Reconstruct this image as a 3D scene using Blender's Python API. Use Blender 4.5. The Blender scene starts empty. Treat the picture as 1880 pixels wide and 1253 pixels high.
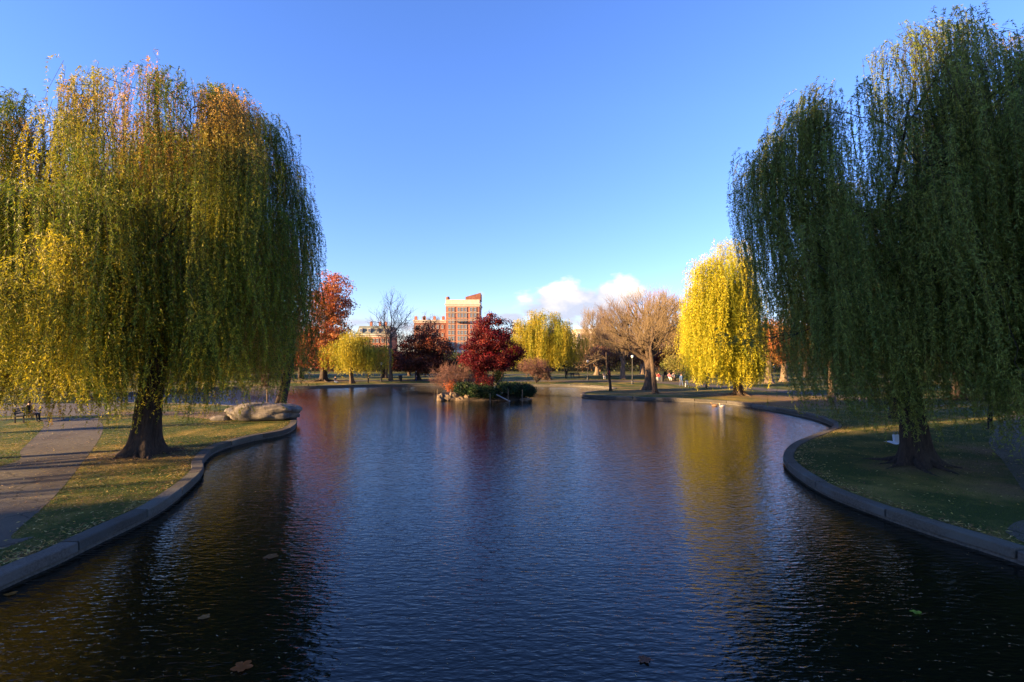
import bpy, bmesh, math
import numpy as np
from mathutils import Vector, Matrix
from mathutils.geometry import delaunay_2d_cdt

R = math.radians
sc = bpy.context.scene
C = sc.collection

# ------------------------------------------------------------------ camera, sky, sun, exposure
CAMZ, HY, F, LAND = 4.6, 650.0, 900.0, 0.28
cam = bpy.data.cameras.new('camera')
cam.sensor_width = 36.0
cam.lens = 36.0 * F / 1880.0
cam.shift_y = (HY - 626.5) / 1880.0
cam.clip_start = 0.1
cam.clip_end = 6000
camo = bpy.data.objects.new('camera', cam)
C.objects.link(camo)
camo.location = (0, 0, CAMZ)
camo.rotation_euler = (R(90), 0, 0)
sc.camera = camo

SUN_EL, SUN_ROT = R(13.5), R(248)
SUNV = Vector((math.sin(SUN_ROT) * math.cos(SUN_EL), math.cos(SUN_ROT) * math.cos(SUN_EL), math.sin(SUN_EL)))
wd = bpy.data.worlds.new('World')
sc.world = wd
wd.use_nodes = True
nt = wd.node_tree
N = nt.nodes
Lk = nt.links
bg = N['Background']
sky = N.new('ShaderNodeTexSky')
sky.sky_type = 'NISHITA'
sky.sun_disc = False
sky.sun_elevation = SUN_EL
sky.sun_rotation = SUN_ROT
sky.altitude = 0
sky.air_density = 1.0
sky.dust_density = 0.05
sky.ozone_density = 2.5
bg.inputs[1].default_value = 0.075


def wmath(op, a, b=None, c=None, clamp=False):
    n = N.new('ShaderNodeMath')
    n.operation = op
    n.use_clamp = clamp
    for i, x in enumerate((a, b, c)):
        if x is None:
            continue
        if isinstance(x, (int, float)):
            n.inputs[i].default_value = x
        else:
            Lk.new(x, n.inputs[i])
    return n.outputs[0]


tc = N.new('ShaderNodeTexCoord')
sep = N.new('ShaderNodeSeparateXYZ')
Lk.new(tc.outputs['Generated'], sep.inputs[0])
yy = wmath('MAXIMUM', sep.outputs[1], 0.05)
uu = wmath('DIVIDE', sep.outputs[0], yy)
vv = wmath('DIVIDE', sep.outputs[2], yy)
comb = N.new('ShaderNodeCombineXYZ')
Lk.new(uu, comb.inputs[0])
Lk.new(wmath('MULTIPLY', vv, 1.7), comb.inputs[1])
nz = N.new('ShaderNodeTexNoise')
nz.inputs['Scale'].default_value = 15
nz.inputs['Detail'].default_value = 7
nz.inputs['Roughness'].default_value = 0.5
Lk.new(comb.outputs[0], nz.inputs['Vector'])
noi = wmath('SUBTRACT', nz.outputs['Fac'], 0.5)
CLOUDS = [(1060, 552, 120, 40, 1.6), (1130, 540, 80, 32, 1.4), (1010, 572, 80, 28, 1.4), (940, 582, 50, 14, .9), (672, 592, 70, 12, .65),
          (883, 542, 9, 8, .5), (745, 600, 60, 10, .5)]
mask = None
for (px, py, rx, ry, am) in CLOUDS:
    du = wmath('MULTIPLY', wmath('SUBTRACT', uu, (px - 940) / F), F / rx)
    dv = wmath('MULTIPLY', wmath('SUBTRACT', vv, (HY - py) / F), F / ry)
    q = wmath('SUBTRACT', 1.0, wmath('SQRT', wmath('ADD', wmath('MULTIPLY', du, du), wmath('MULTIPLY', dv, dv))))
    q = wmath('MULTIPLY', wmath('ADD', q, wmath('MULTIPLY', noi, 2.0)), 1.7 * am, clamp=True)
    mask = q if mask is None else wmath('MAXIMUM', mask, q)
mask = wmath('POWER', mask, 1.3)
mask = wmath('MULTIPLY', mask, wmath('GREATER_THAN', sep.outputs[1], 0.06))
# the cloud's underside is greyer than its sunlit top
sh = wmath('ADD', wmath('MULTIPLY', wmath('SUBTRACT', vv, 0.085), 14), wmath('MULTIPLY', noi, 3.0), clamp=True)
cm = N.new('ShaderNodeMix')
cm.data_type = 'RGBA'
Lk.new(sh, cm.inputs['Factor'])
CS = 0.40
cm.inputs['A'].default_value = (4.6 * CS, 5.0 * CS, 6.2 * CS, 1)
cm.inputs['B'].default_value = (8.8 * CS, 7.9 * CS, 7.4 * CS, 1)
mx = N.new('ShaderNodeMix')
mx.data_type = 'RGBA'
Lk.new(mask, mx.inputs['Factor'])
hsv = N.new('ShaderNodeHueSaturation')
hsv.inputs['Saturation'].default_value = 1.12
Lk.new(sky.outputs[0], hsv.inputs['Color'])
wb = N.new('ShaderNodeMix')
wb.data_type = 'RGBA'
wb.blend_type = 'MULTIPLY'
wb.inputs['Factor'].default_value = 1
Lk.new(hsv.outputs[0], wb.inputs['A'])
wb.inputs['B'].default_value = (.79, .77, 1.12, 1)
ext = N.new('ShaderNodeMapRange')
Lk.new(vv, ext.inputs['Value'])
ext.inputs['From Max'].default_value = .5
ext.inputs['To Min'].default_value = .80
ext.inputs['To Max'].default_value = 1.0
vs = N.new('ShaderNodeVectorMath')
vs.operation = 'SCALE'
Lk.new(wb.outputs['Result'], vs.inputs[0])
Lk.new(ext.outputs[0], vs.inputs['Scale'])
Lk.new(vs.outputs[0], mx.inputs['A'])
Lk.new(cm.outputs['Result'], mx.inputs['B'])
Lk.new(mx.outputs['Result'], bg.inputs[0])

sl = bpy.data.lights.new('sun', 'SUN')
sl.energy = 5.0
sl.angle = R(0.6)
sl.color = (1.0, 0.64, 0.30)
so = bpy.data.objects.new('sun', sl)
C.objects.link(so)
so.rotation_euler = (-SUNV).to_track_quat('-Z', 'Y').to_euler()
so.location = (-30, -10, 40)

sc.view_settings.view_transform = 'Standard'
sc.view_settings.look = 'None'
sc.view_settings.gamma = 1
sc.view_settings.exposure = 2.4
sc.cycles.max_bounces = 6
sc.cycles.diffuse_bounces = 2
sc.cycles.transmission_bounces = 3
sc.cycles.glossy_bounces = 3
sc.cycles.sample_clamp_indirect = 4


# ------------------------------------------------------------------ helpers
def W(px, py, z=LAND):
    d = (CAMZ - z) * F / (py - HY)
    return ((px - 940) * d / F, d)


def XA(px, d):
    return (px - 940) * d / F


def ZA(py, d):
    return CAMZ - (py - HY) * d / F


class Q:
    """collects quads (and their tint) into one mesh"""

    def __init__(s):
        s.v, s.f, s.t, s.m, s.n = [], [], [], [], 0

    def add(s, v, f, tint=None, mi=0):
        v = np.asarray(v, float).reshape(-1, 3)
        f = np.asarray(f, int).reshape(-1, 4)
        s.v.append(v)
        s.f.append(f + s.n)
        s.n += len(v)
        if tint is None:
            tint = (1, 1, 1)
        t = np.asarray(tint, float)
        if t.ndim == 1:
            t = np.tile(t, (len(f), 1))
        s.t.append(t)
        s.m.append(np.full(len(f), mi, int))

    def box(s, c, sz, rz=0.0, mi=0, tilt=0.0):
        x, y, z = np.array(sz) / 2
        v = np.array([[-x, -y, -z], [x, -y, -z], [x, y, -z], [-x, y, -z], [-x, -y, z], [x, -y, z], [x, y, z], [-x, y, z]])
        if tilt:
            ct, st = math.cos(tilt), math.sin(tilt)
            v = v @ np.array([[1, 0, 0], [0, ct, -st], [0, st, ct]]).T
        cr, sr = math.cos(rz), math.sin(rz)
        v = v @ np.array([[cr, -sr, 0], [sr, cr, 0], [0, 0, 1]]).T + np.array(c)
        s.add(v, [[0, 3, 2, 1], [4, 5, 6, 7], [0, 1, 5, 4], [1, 2, 6, 5], [2, 3, 7, 6], [3, 0, 4, 7]], mi=mi)

    def tubes(s, P, rad, k=6, mi=0, tint=None, close=True, rnoise=None):
        P = np.asarray(P, float)
        rad = np.asarray(rad, float)
        if P.ndim == 2:
            P = P[None]
            rad = rad[None]
        B, n, _ = P.shape
        if close:  # pinch both ends shut
            P = np.concatenate([P[:, :1], P, P[:, -1:]], 1)
            rad = np.concatenate([rad[:, :1] * .02, rad, rad[:, -1:] * .02], 1)
            n += 2
        T = np.gradient(P, axis=1)
        T /= np.linalg.norm(T, axis=2, keepdims=True) + 1e-9
        ref = np.array([0.31, 0.93, 0.17])
        U = np.cross(T, ref)
        U /= np.linalg.norm(U, axis=2, keepdims=True) + 1e-9
        V = np.cross(T, U)
        a = np.arange(k) * 2 * np.pi / k
        rr = rad[:, :, None] * np.ones(k)
        if rnoise is not None:
            rr = rr * rnoise(B, n, k)
        co = P[:, :, None] + rr[..., None] * (np.cos(a)[:, None] * U[:, :, None] + np.sin(a)[:, None] * V[:, :, None])
        b, i, j = np.meshgrid(np.arange(B), np.arange(n - 1), np.arange(k), indexing='ij')
        j2 = (j + 1) % k
        idx = lambda i_, j_: (b * n + i_) * k + j_
        f = np.stack([idx(i, j), idx(i, j2), idx(i + 1, j2), idx(i + 1, j)], -1)
        s.add(co, f, tint=tint, mi=mi)

    def lathe(s, prof, c=(0, 0, 0), k=16, mi=0, sx=1, sy=1):
        a = np.arange(k) * 2 * np.pi / k
        v = np.array([[[r * math.cos(t) * sx, r * math.sin(t) * sy, z] for t in a] for r, z in prof]) + np.array(c)
        n = len(prof)
        i, j = np.meshgrid(np.arange(n - 1), np.arange(k), indexing='ij')
        f = np.stack([i * k + j, i * k + (j + 1) % k, (i + 1) * k + (j + 1) % k, (i + 1) * k + j], -1)
        s.add(v, f, mi=mi)

    def leaves(s, pos, d, side, L, w, tint):
        L = np.asarray(L).reshape(-1, 1) * np.ones((len(pos), 1))
        w = np.asarray(w).reshape(-1, 1) * np.ones((len(pos), 1))
        v = np.stack([pos, pos + d * L * .45 + side * w / 2, pos + d * L, pos + d * L * .45 - side * w / 2], 1)
        f = np.arange(len(pos) * 4).reshape(-1, 4)
        s.add(v, f, tint=tint)

    def build(s, name, mats, parent=None, smooth=False, loc=None):
        v = np.concatenate(s.v)
        f = np.concatenate(s.f)
        if parent is not None and loc is None:
            v = v - np.array(parent.location)
        elif loc is not None:
            v = v - np.array(loc)
        me = bpy.data.meshes.new(name)
        me.vertices.add(len(v))
        me.vertices.foreach_set('co', v.astype(np.float32).ravel())
        me.loops.add(len(f) * 4)
        me.loops.foreach_set('vertex_index', f.astype(np.int32).ravel())
        me.polygons.add(len(f))
        me.polygons.foreach_set('loop_start', np.arange(0, len(f) * 4, 4, dtype=np.int32))
        me.polygons.foreach_set('loop_total', np.full(len(f), 4, np.int32))
        me.polygons.foreach_set('use_smooth', np.full(len(f), smooth, bool))
        me.polygons.foreach_set('material_index', np.concatenate(s.m).astype(np.int32))
        t = np.concatenate(s.t)
        at = me.attributes.new('tint', 'FLOAT_COLOR', 'FACE')
        at.data.foreach_set('color', np.concatenate([t, np.ones((len(t), 1))], 1).astype(np.float32).ravel())
        me.update()
        me.validate()
        if not isinstance(mats, (list, tuple)):
            mats = [mats]
        for m in mats:
            me.materials.append(m)
        o = bpy.data.objects.new(name, me)
        C.objects.link(o)
        if parent is not None:
            o.parent = parent
            if loc is not None:
                o.location = Vector(loc) - parent.location
        elif loc is not None:
            o.location = loc
        return o


def tag(o, label, cat, group=None):
    o['label'] = label
    o['category'] = cat
    if group:
        o['group'] = group
    return o


def thing(name, loc, label, cat, group=None):
    o = bpy.data.objects.new(name, None)
    o.empty_display_size = .3
    C.objects.link(o)
    o.location = loc
    return tag(o, label, cat, group)


def dup(root, loc, rz, label, group=None):
    r = root.copy()
    C.objects.link(r)
    r.location = loc
    r.rotation_euler = (0, 0, rz)
    r['label'] = label
    if group:
        r['group'] = group
    for ch in list(root.children):
        c = ch.copy()
        C.objects.link(c)
        c.parent = r
        for g in ch.children:
            d = g.copy()
            C.objects.link(d)
            d.parent = c
    return r


# ------------------------------------------------------------------ materials
def M(name, col, rough=.7, c2=None, scale=5.0, detail=6, bump=0.0, bscale=None, stretch=(1, 1, 1), spec=.3, metal=0.0, contrast=(.35, .65), c3=None, scale3=.6):
    m = bpy.data.materials.new(name)
    m.use_nodes = True
    n, l = m.node_tree.nodes, m.node_tree.links
    b = n['Principled BSDF']
    b.inputs['Roughness'].default_value = rough
    b.inputs['Specular IOR Level'].default_value = spec
    b.inputs['Metallic'].default_value = metal
    b.inputs['Base Color'].default_value = (*col, 1)
    tcn = n.new('ShaderNodeTexCoord')
    mp = n.new('ShaderNodeMapping')
    mp.inputs['Scale'].default_value = stretch
    l.new(tcn.outputs['Object'], mp.inputs[0])
    if c2 is not None:
        t = n.new('ShaderNodeTexNoise')
        t.inputs['Scale'].default_value = scale
        t.inputs['Detail'].default_value = detail
        t.inputs['Roughness'].default_value = .65
        l.new(mp.outputs[0], t.inputs['Vector'])
        r = n.new('ShaderNodeValToRGB')
        r.color_ramp.elements[0].position = contrast[0]
        r.color_ramp.elements[1].position = contrast[1]
        r.color_ramp.elements[0].color = (*col, 1)
        r.color_ramp.elements[1].color = (*c2, 1)
        l.new(t.outputs['Fac'], r.inputs[0])
        out = r.outputs[0]
        if c3 is not None:
            t3 = n.new('ShaderNodeTexNoise')
            t3.inputs['Scale'].default_value = scale3
            t3.inputs['Detail'].default_value = 4
            l.new(mp.outputs[0], t3.inputs['Vector'])
            r3 = n.new('ShaderNodeValToRGB')
            r3.color_ramp.elements[0].position = .48
            r3.color_ramp.elements[1].position = .62
            l.new(t3.outputs['Fac'], r3.inputs[0])
            mm = n.new('ShaderNodeMix')
            mm.data_type = 'RGBA'
            l.new(r3.outputs[0], mm.inputs['Factor'])
            l.new(out, mm.inputs['A'])
            mm.inputs['B'].default_value = (*c3, 1)
            out = mm.outputs['Result']
        l.new(out, b.inputs['Base Color'])
    if bump:
        t2 = n.new('ShaderNodeTexNoise')
        t2.inputs['Scale'].default_value = bscale or scale * 3
        t2.inputs['Detail'].default_value = 8
        t2.inputs['Roughness'].default_value = .7
        l.new(mp.outputs[0], t2.inputs['Vector'])
        bp = n.new('ShaderNodeBump')
        bp.inputs['Strength'].default_value = bump
        bp.inputs['Distance'].default_value = .05
        l.new(t2.outputs['Fac'], bp.inputs['Height'])
        l.new(bp.outputs[0], b.inputs['Normal'])
    return m


def leafmat(name, trans=.35, rough=.5):
    m = bpy.data.materials.new(name)
    m.use_nodes = True
    n, l = m.node_tree.nodes, m.node_tree.links
    b = n['Principled BSDF']
    b.inputs['Roughness'].default_value = rough
    b.inputs['Specular IOR Level'].default_value = .25
    a = n.new('ShaderNodeAttribute')
    a.attribute_name = 'tint'
    l.new(a.outputs['Color'], b.inputs['Base Color'])
    t = n.new('ShaderNodeBsdfTranslucent')
    l.new(a.outputs['Color'], t.inputs['Color'])
    x = n.new('ShaderNodeMixShader')
    x.inputs[0].default_value = trans
    l.new(b.outputs[0], x.inputs[1])
    l.new(t.outputs[0], x.inputs[2])
    l.new(x.outputs[0], n['Material Output'].inputs[0])
    return m


LEAF = leafmat('leaf', .42)
BARK = M('bark', (.035, .024, .016), .9, (.12, .085, .055), 7, bump=.9, bscale=16, stretch=(1.6, 1.6, .35))
BARKD = M('dark_bark', (.018, .013, .010), .9, (.06, .042, .03), 7, bump=.9, bscale=16, stretch=(1.6, 1.6, .35))
BARKP = M('pale_bark', (.09, .066, .045), .9, (.20, .145, .10), 3, bump=.6, bscale=8, stretch=(1.5, 1.5, .4))
TWIG = M('twig', (.095, .07, .038), .9, (.175, .125, .065), 1.0)
TWIGG = M('grey_twig', (.07, .05, .04), .9, (.13, .09, .07), 1.0)
TWIGR = M('red_twig', (.085, .042, .033), .9, (.15, .075, .055), 1.0)
GRANITE = M('granite', (.048, .043, .035), .9, (.098, .088, .072), 22, bump=.5, bscale=60, c3=(.085, .085, .075), scale3=.9)
for _g in (GRANITE,):
    _n, _l = _g.node_tree.nodes, _g.node_tree.links
    _b = _n['Principled BSDF']
    _src = _b.inputs['Base Color'].links[0].from_socket
    _a = _n.new('ShaderNodeAttribute')
    _a.attribute_name = 'tint'
    _x = _n.new('ShaderNodeMix')
    _x.data_type = 'RGBA'
    _x.blend_type = 'MULTIPLY'
    _x.inputs['Factor'].default_value = 1
    _l.new(_src, _x.inputs['A'])
    _l.new(_a.outputs['Color'], _x.inputs['B'])
    _l.new(_x.outputs['Result'], _b.inputs['Base Color'])
GRANITED = M('wet_granite', (.05, .048, .042), .6, (.12, .11, .09), 14, bump=.6, bscale=40)
ROCK = M('rock', (.10, .09, .08), .85, (.25, .22, .19), 3.5, bump=1.0, bscale=9, c3=(.09, .085, .08), scale3=1.4)
ASPH = M('asphalt', (.064, .058, .044), .9, (.106, .095, .073), 40, bump=.35, bscale=120, c3=(.055, .047, .038), scale3=.35)
# cracks and patches in the asphalt
_n, _l = ASPH.node_tree.nodes, ASPH.node_tree.links
_b = _n['Principled BSDF']
_src = _b.inputs['Base Color'].links[0].from_socket
_tc = _n.new('ShaderNodeTexCoord')
_nd = _n.new('ShaderNodeTexNoise')
_nd.inputs['Scale'].default_value = 1.3
_nd.inputs['Detail'].default_value = 6
_l.new(_tc.outputs['Object'], _nd.inputs['Vector'])
_ad = _n.new('ShaderNodeMixRGB')
_ad.blend_type = 'ADD'
_ad.inputs[0].default_value = .9
_l.new(_tc.outputs['Object'], _ad.inputs[1])
_l.new(_nd.outputs['Color'], _ad.inputs[2])
_vo = _n.new('ShaderNodeTexVoronoi')
_vo.feature = 'DISTANCE_TO_EDGE'
_vo.inputs['Scale'].default_value = .38
_l.new(_ad.outputs[0], _vo.inputs['Vector'])
_rp = _n.new('ShaderNodeValToRGB')
_rp.color_ramp.elements[0].position = .004
_rp.color_ramp.elements[1].position = .014
_rp.color_ramp.elements[0].color = (.35, .33, .32, 1)
_l.new(_vo.outputs['Distance'], _rp.inputs[0])
_x = _n.new('ShaderNodeMix')
_x.data_type = 'RGBA'
_x.blend_type = 'MULTIPLY'
_x.inputs['Factor'].default_value = 1
_l.new(_src, _x.inputs['A'])
_l.new(_rp.outputs[0], _x.inputs['B'])
_l.new(_x.outputs['Result'], _b.inputs['Base Color'])
DIRT = M('dirt', (.10, .065, .04), .95, (.20, .13, .08), 9, bump=.8, bscale=30)
BLACK = M('black_iron', (.012, .012, .012), .45, spec=.5)
WOOD = M('bench_wood', (.05, .06, .04), .7, (.09, .09, .06), 8)
GLOBE = M('lamp_glass', (.75, .75, .72), .25)
BRICK = M('brick', (.26, .10, .06), .85, (.34, .14, .085), 1.2, c3=(.22, .085, .055), scale3=.12)
BRICKD = M('brown_brick', (.15, .06, .04), .85, (.24, .10, .06), 1.2)
STONE = M('limestone', (.42, .36, .28), .8, (.52, .46, .36), .8)
TRIM = M('brownstone_trim', (.30, .22, .16), .8, (.38, .29, .22), .8)
SLATE = M('slate', (.10, .12, .10), .7, (.16, .18, .15), 1.0)
GLASS = M('window_glass', (.10, .13, .16), .12, spec=.7)
METAL = M('grey_metal', (.25, .25, .25), .4, metal=.6)


# grass: one sheet, green turf mixed with dry litter
def grass_material():
    m = bpy.data.materials.new('lawn')
    m.use_nodes = True
    n, l = m.node_tree.nodes, m.node_tree.links
    b = n['Principled BSDF']
    b.inputs['Roughness'].default_value = .9
    b.inputs['Specular IOR Level'].default_value = .15
    tcn = n.new('ShaderNodeTexCoord')

    def noise(s, d=6, r=.6):
        t = n.new('ShaderNodeTexNoise')
        t.inputs['Scale'].default_value = s
        t.inputs['Detail'].default_value = d
        t.inputs['Roughness'].default_value = r
        l.new(tcn.outputs['Object'], t.inputs['Vector'])
        return t.outputs['Fac']

    def ramp(f, p0, p1, a, c):
        r = n.new('ShaderNodeValToRGB')
        r.color_ramp.elements[0].position = p0
        r.color_ramp.elements[1].position = p1
        r.color_ramp.elements[0].color = (*a, 1)
        r.color_ramp.elements[1].color = (*c, 1)
        l.new(f, r.inputs[0])
        return r.outputs[0]

    def mix(f, a, c):
        x = n.new('ShaderNodeMix')
        x.data_type = 'RGBA'
        l.new(f, x.inputs['Factor'])
        l.new(a, x.inputs['A'])
        l.new(c, x.inputs['B'])
        return x.outputs['Result']
    g = ramp(noise(14, 8, .75), .3, .7, (.024, .042, .008), (.062, .088, .016))
    dry = ramp(noise(25, 8, .8), .35, .65, (.18, .125, .03), (.52, .35, .095))
    f1 = ramp(noise(.35, 8, .65), .47, .66, (0, 0, 0), (.7, .7, .7))
    c = mix(f1, g, dry)
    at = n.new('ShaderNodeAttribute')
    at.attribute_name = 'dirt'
    soil = ramp(noise(12, 8, .7), .35, .65, (.09, .055, .03), (.26, .16, .085))  # bare soil, also the tan of the painted sunlit strip
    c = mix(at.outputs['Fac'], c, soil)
    l.new(c, b.inputs['Base Color'])
    bp = n.new('ShaderNodeBump')
    bp.inputs['Strength'].default_value = .9
    bp.inputs['Distance'].default_value = .06
    l.new(noise(30, 8, .8), bp.inputs['Height'])
    l.new(bp.outputs[0], b.inputs['Normal'])
    return m


def water_material():
    m = bpy.data.materials.new('pond_water')
    m.use_nodes = True
    n, l = m.node_tree.nodes, m.node_tree.links
    b = n['Principled BSDF']
    b.inputs['Base Color'].default_value = (.004, .005, .003, 1)
    b.inputs['Roughness'].default_value = .02
    b.inputs['IOR'].default_value = 1.37
    b.inputs['Specular IOR Level'].default_value = .5
    tcn = n.new('ShaderNodeTexCoord')
    hs = None
    for (s, st, a, d, rz) in ((1.0, (3.4, 9.5, 1), 1.0, 2, .10), (1.0, (1.0, 3.0, 1), .6, 2, -.16), (1.0, (6.5, 18, 1), .35, 2, .2)):
        mp = n.new('ShaderNodeMapping')
        mp.inputs['Scale'].default_value = st
        mp.inputs['Rotation'].default_value = (0, 0, rz)
        l.new(tcn.outputs['Object'], mp.inputs[0])
        t = n.new('ShaderNodeTexNoise')
        t.inputs['Scale'].default_value = s
        t.inputs['Detail'].default_value = d
        t.inputs['Roughness'].default_value = .45
        t.inputs['Distortion'].default_value = .4
        l.new(mp.outputs[0], t.inputs['Vector'])
        q = n.new('ShaderNodeMath')
        q.operation = 'MULTIPLY'
        q.inputs[1].default_value = a
        l.new(t.outputs['Fac'], q.inputs[0])
        if hs is None:
            hs = q.outputs[0]
        else:
            ad = n.new('ShaderNodeMath')
            ad.operation = 'ADD'
            l.new(hs, ad.inputs[0])
            l.new(q.outputs[0], ad.inputs[1])
            hs = ad.outputs[0]
    bp = n.new('ShaderNodeBump')
    bp.inputs['Strength'].default_value = 1.0
    bp.inputs['Distance'].default_value = .017
    l.new(hs, bp.inputs['Height'])
    l.new(bp.outputs[0], b.inputs['Normal'])
    return m


# ------------------------------------------------------------------ the pond outline and the ground
SHORE_PX = [(0, 1088), (95, 1045), (185, 1000), (300, 940), (370, 880), (374, 855), (400, 831), (460, 812), (520, 800), (543, 788), (545, 776)]
pond = [(-10.6, -30), (-9.9, -12), (-9.7, 2)] + [W(a, b, 0) for a, b in SHORE_PX]
N_LEFT = len(pond)
pond += [(-15.6, 35), (-19, 38.5), (-26, 42), (-36, 44), (-42, 48), (-43, 55), (-40, 61)]
pond += [W(a, b, 0) for a, b in ((430, 714.5), (560, 713), (700, 709.5), (790, 708), (900, 708.5), (985, 709.5), (1060, 710.5), (1110, 714))]
N_FAR = len(pond)
pond += [W(a, b, 0) for a, b in ((1126, 717.5), (1108, 721), (1078, 724.5), (1066, 728), (1078, 731.5), (1130, 733.5), (1240, 737.5), (1330, 742.5),
                                 (1400, 752), (1470, 765), (1513, 777), (1531, 790), (1505, 803), (1458, 824), (1438, 847), (1449, 868),
                                 (1497, 902), (1560, 931), (1700, 982), (1880, 1041))]
pond += [(11.6, 6), (11.9, -12), (12.3, -30)]


def catmull(P, n=8):
    P = np.array(P, float)
    out, seg = [], []
    for i in range(len(P) - 1):
        p0, p1, p2, p3 = P[max(i - 1, 0)], P[i], P[i + 1], P[min(i + 2, len(P) - 1)]
        for k in range(n):
            t = k / n
            out.append(.5 * ((2 * p1) + (-p0 + p2) * t + (2 * p0 - 5 * p1 + 4 * p2 - p3) * t * t + (-p0 + 3 * p1 - 3 * p2 + p3) * t ** 3))
            seg.append(i)
    out.append(P[-1])
    seg.append(len(P) - 2)
    return np.array(out), np.array(seg)


shore, sseg = catmull(pond, 8)


def offset(P, w):
    T = np.gradient(P, axis=0)
    T /= np.linalg.norm(T, axis=1, keepdims=True)
    return P + w * np.stack([-T[:, 1], T[:, 0]], 1)


def pip(x, y, poly):
    x = np.asarray(x, float)
    y = np.asarray(y, float)
    c = np.zeros(x.shape, bool)
    X, Y = poly[:, 0], poly[:, 1]
    j = len(poly) - 1
    for i in range(len(poly)):
        with np.errstate(divide='ignore', invalid='ignore'):
            h = ((Y[i] > y) != (Y[j] > y)) & (x < (X[j] - X[i]) * (y - Y[i]) / (Y[j] - Y[i] + 1e-12) + X[i])
        c ^= h
        j = i
    return c


hole = offset(shore, .2)

TREES_AT = {}  # mounds of root soil round trunks: (x, y) -> (radius, height)
LW = (*W(266, 838), 0)      # big willow by the path
RW = (*W(1682, 858), 0)     # big willow on the shaded lawn
MW = (*W(1357, 727), 0)
MOUNDS = [(LW[0], LW[1], 2.4, .16), (RW[0] + .3, RW[1], 2.6, .16), (MW[0], MW[1], 4.0, .15), (*W(1192, 713), 2.2, .08), (*W(1203, 720), 1.6, .05),
          (*W(594, 701), 5, .3), (*W(500, 757), 1.5, .05)]


def gz(x, y):
    x = np.asarray(x, float)
    y = np.asarray(y, float)
    z = np.full(x.shape, LAND)
    for mx_, my_, r_, h_ in MOUNDS:
        z = z + h_ * np.exp(-((x - mx_) ** 2 + (y - my_) ** 2) / (r_ * .6) ** 2)
    return z


def cdt_mesh(name, mat, outer, holes=(), extra=(), zoff=0.0, flat=False, uvdirt_and_sun=False):
    vs, es = [], []
    loops = [np.asarray(outer)] + [np.asarray(h) for h in holes]
    for lp in loops:
        b = len(vs)
        vs += [Vector((float(p[0]), float(p[1]))) for p in lp]
        es += [(b + i, b + (i + 1) % len(lp)) for i in range(len(lp))]
    for p in extra:
        vs.append(Vector((float(p[0]), float(p[1]))))
    v, e, f, _, _, _ = delaunay_2d_cdt(vs, es, [], 0, 1e-5)
    V = np.array([[p.x, p.y] for p in v])
    Fc = [t for t in f if len(t) >= 3]
    ce = np.array([V[list(t)].mean(0) for t in Fc])
    ok = pip(ce[:, 0], ce[:, 1], loops[0])
    for h in loops[1:]:
        ok &= ~pip(ce[:, 0], ce[:, 1], h)
    Fc = [t for t, k in zip(Fc, ok) if k]
    z = (np.full(len(V), LAND) if flat else gz(V[:, 0], V[:, 1])) + zoff
    me = bpy.data.meshes.new(name)
    me.from_pydata([(a[0], a[1], c) for a, c in zip(V, z)], [], Fc)
    bm = bmesh.new()
    bm.from_mesh(me)
    bmesh.ops.recalc_face_normals(bm, faces=bm.faces)
    for fc in bm.faces:
        if fc.normal.z < 0:
            fc.normal_flip()
        fc.smooth = True
    loose = [q for q in bm.verts if not q.link_faces]
    bmesh.ops.delete(bm, geom=loose, context='VERTS')
    bm.to_mesh(me)
    bm.free()
    if uvdirt_and_sun:
        at = me.attributes.new('dirt', 'FLOAT', 'POINT')  # dirt, plus the sunlit strip painted on the far lawn
        co = np.zeros(len(me.vertices) * 3, np.float32)
        me.vertices.foreach_get('co', co)
        co = co.reshape(-1, 3)
        at.data.foreach_set('value', dirt_and_sun_at(co[:, 0], co[:, 1]).astype(np.float32))
    me.materials.append(mat)
    o = bpy.data.objects.new(name, me)
    C.objects.link(o)
    o['kind'] = 'structure'
    return o


DIRTS_AND_SUN = [(*W(1110, 700), 14, 3.2), (*W(1150, 712), 6, 1.0), (*W(1420, 742), 6, 2.5), (LW[0] - .4, LW[1] - .2, 2.3, 1.5), (RW[0] + .6, RW[1] - .3, 2.2, 1.2), (MW[0] + 1, MW[1], 5, 2.5), (MW[0] + 4, MW[1] - 5, 4, 4), (*W(1200, 717), 5.5, 1.5), (*W(1205, 722), 5, 1.6), (*W(594, 701), 5, 3),  # first ellipse: worn tan strip with its sunlight put into the colour
         (*W(560, 765), 1, 1), (*W(1780, 850), 1.2, .7), (*W(1850, 900), 1, 1), (*W(1820, 830), 1, 1.5)]


def dirt_and_sun_at(x, y):
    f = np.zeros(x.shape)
    for a, b, rx, ry in DIRTS_AND_SUN:
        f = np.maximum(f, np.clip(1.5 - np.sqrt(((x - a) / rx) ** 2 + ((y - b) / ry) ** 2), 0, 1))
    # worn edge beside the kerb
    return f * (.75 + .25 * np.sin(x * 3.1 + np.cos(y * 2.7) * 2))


rg = np.random.default_rng(5)
BIG = 1600
outer = [(-BIG, -BIG), (BIG, -BIG), (BIG, BIG), (-BIG, BIG)]
ex = []
for x in np.arange(-34, 34, .55):
    for y in np.arange(6, 46, .55):
        ex.append((x + rg.uniform(-.2, .2), y + rg.uniform(-.2, .2)))
for x in np.arange(-90, 90, 2.2):
    for y in np.arange(46, 115, 2.2):
        ex.append((x + rg.uniform(-.6, .6), y + rg.uniform(-.6, .6)))
ex = np.array(ex)
ex = ex[~pip(ex[:, 0], ex[:, 1], offset(shore, .6))]
ground = cdt_mesh('ground', grass_material(), outer, [hole], ex, uvdirt_and_sun=True)

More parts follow.
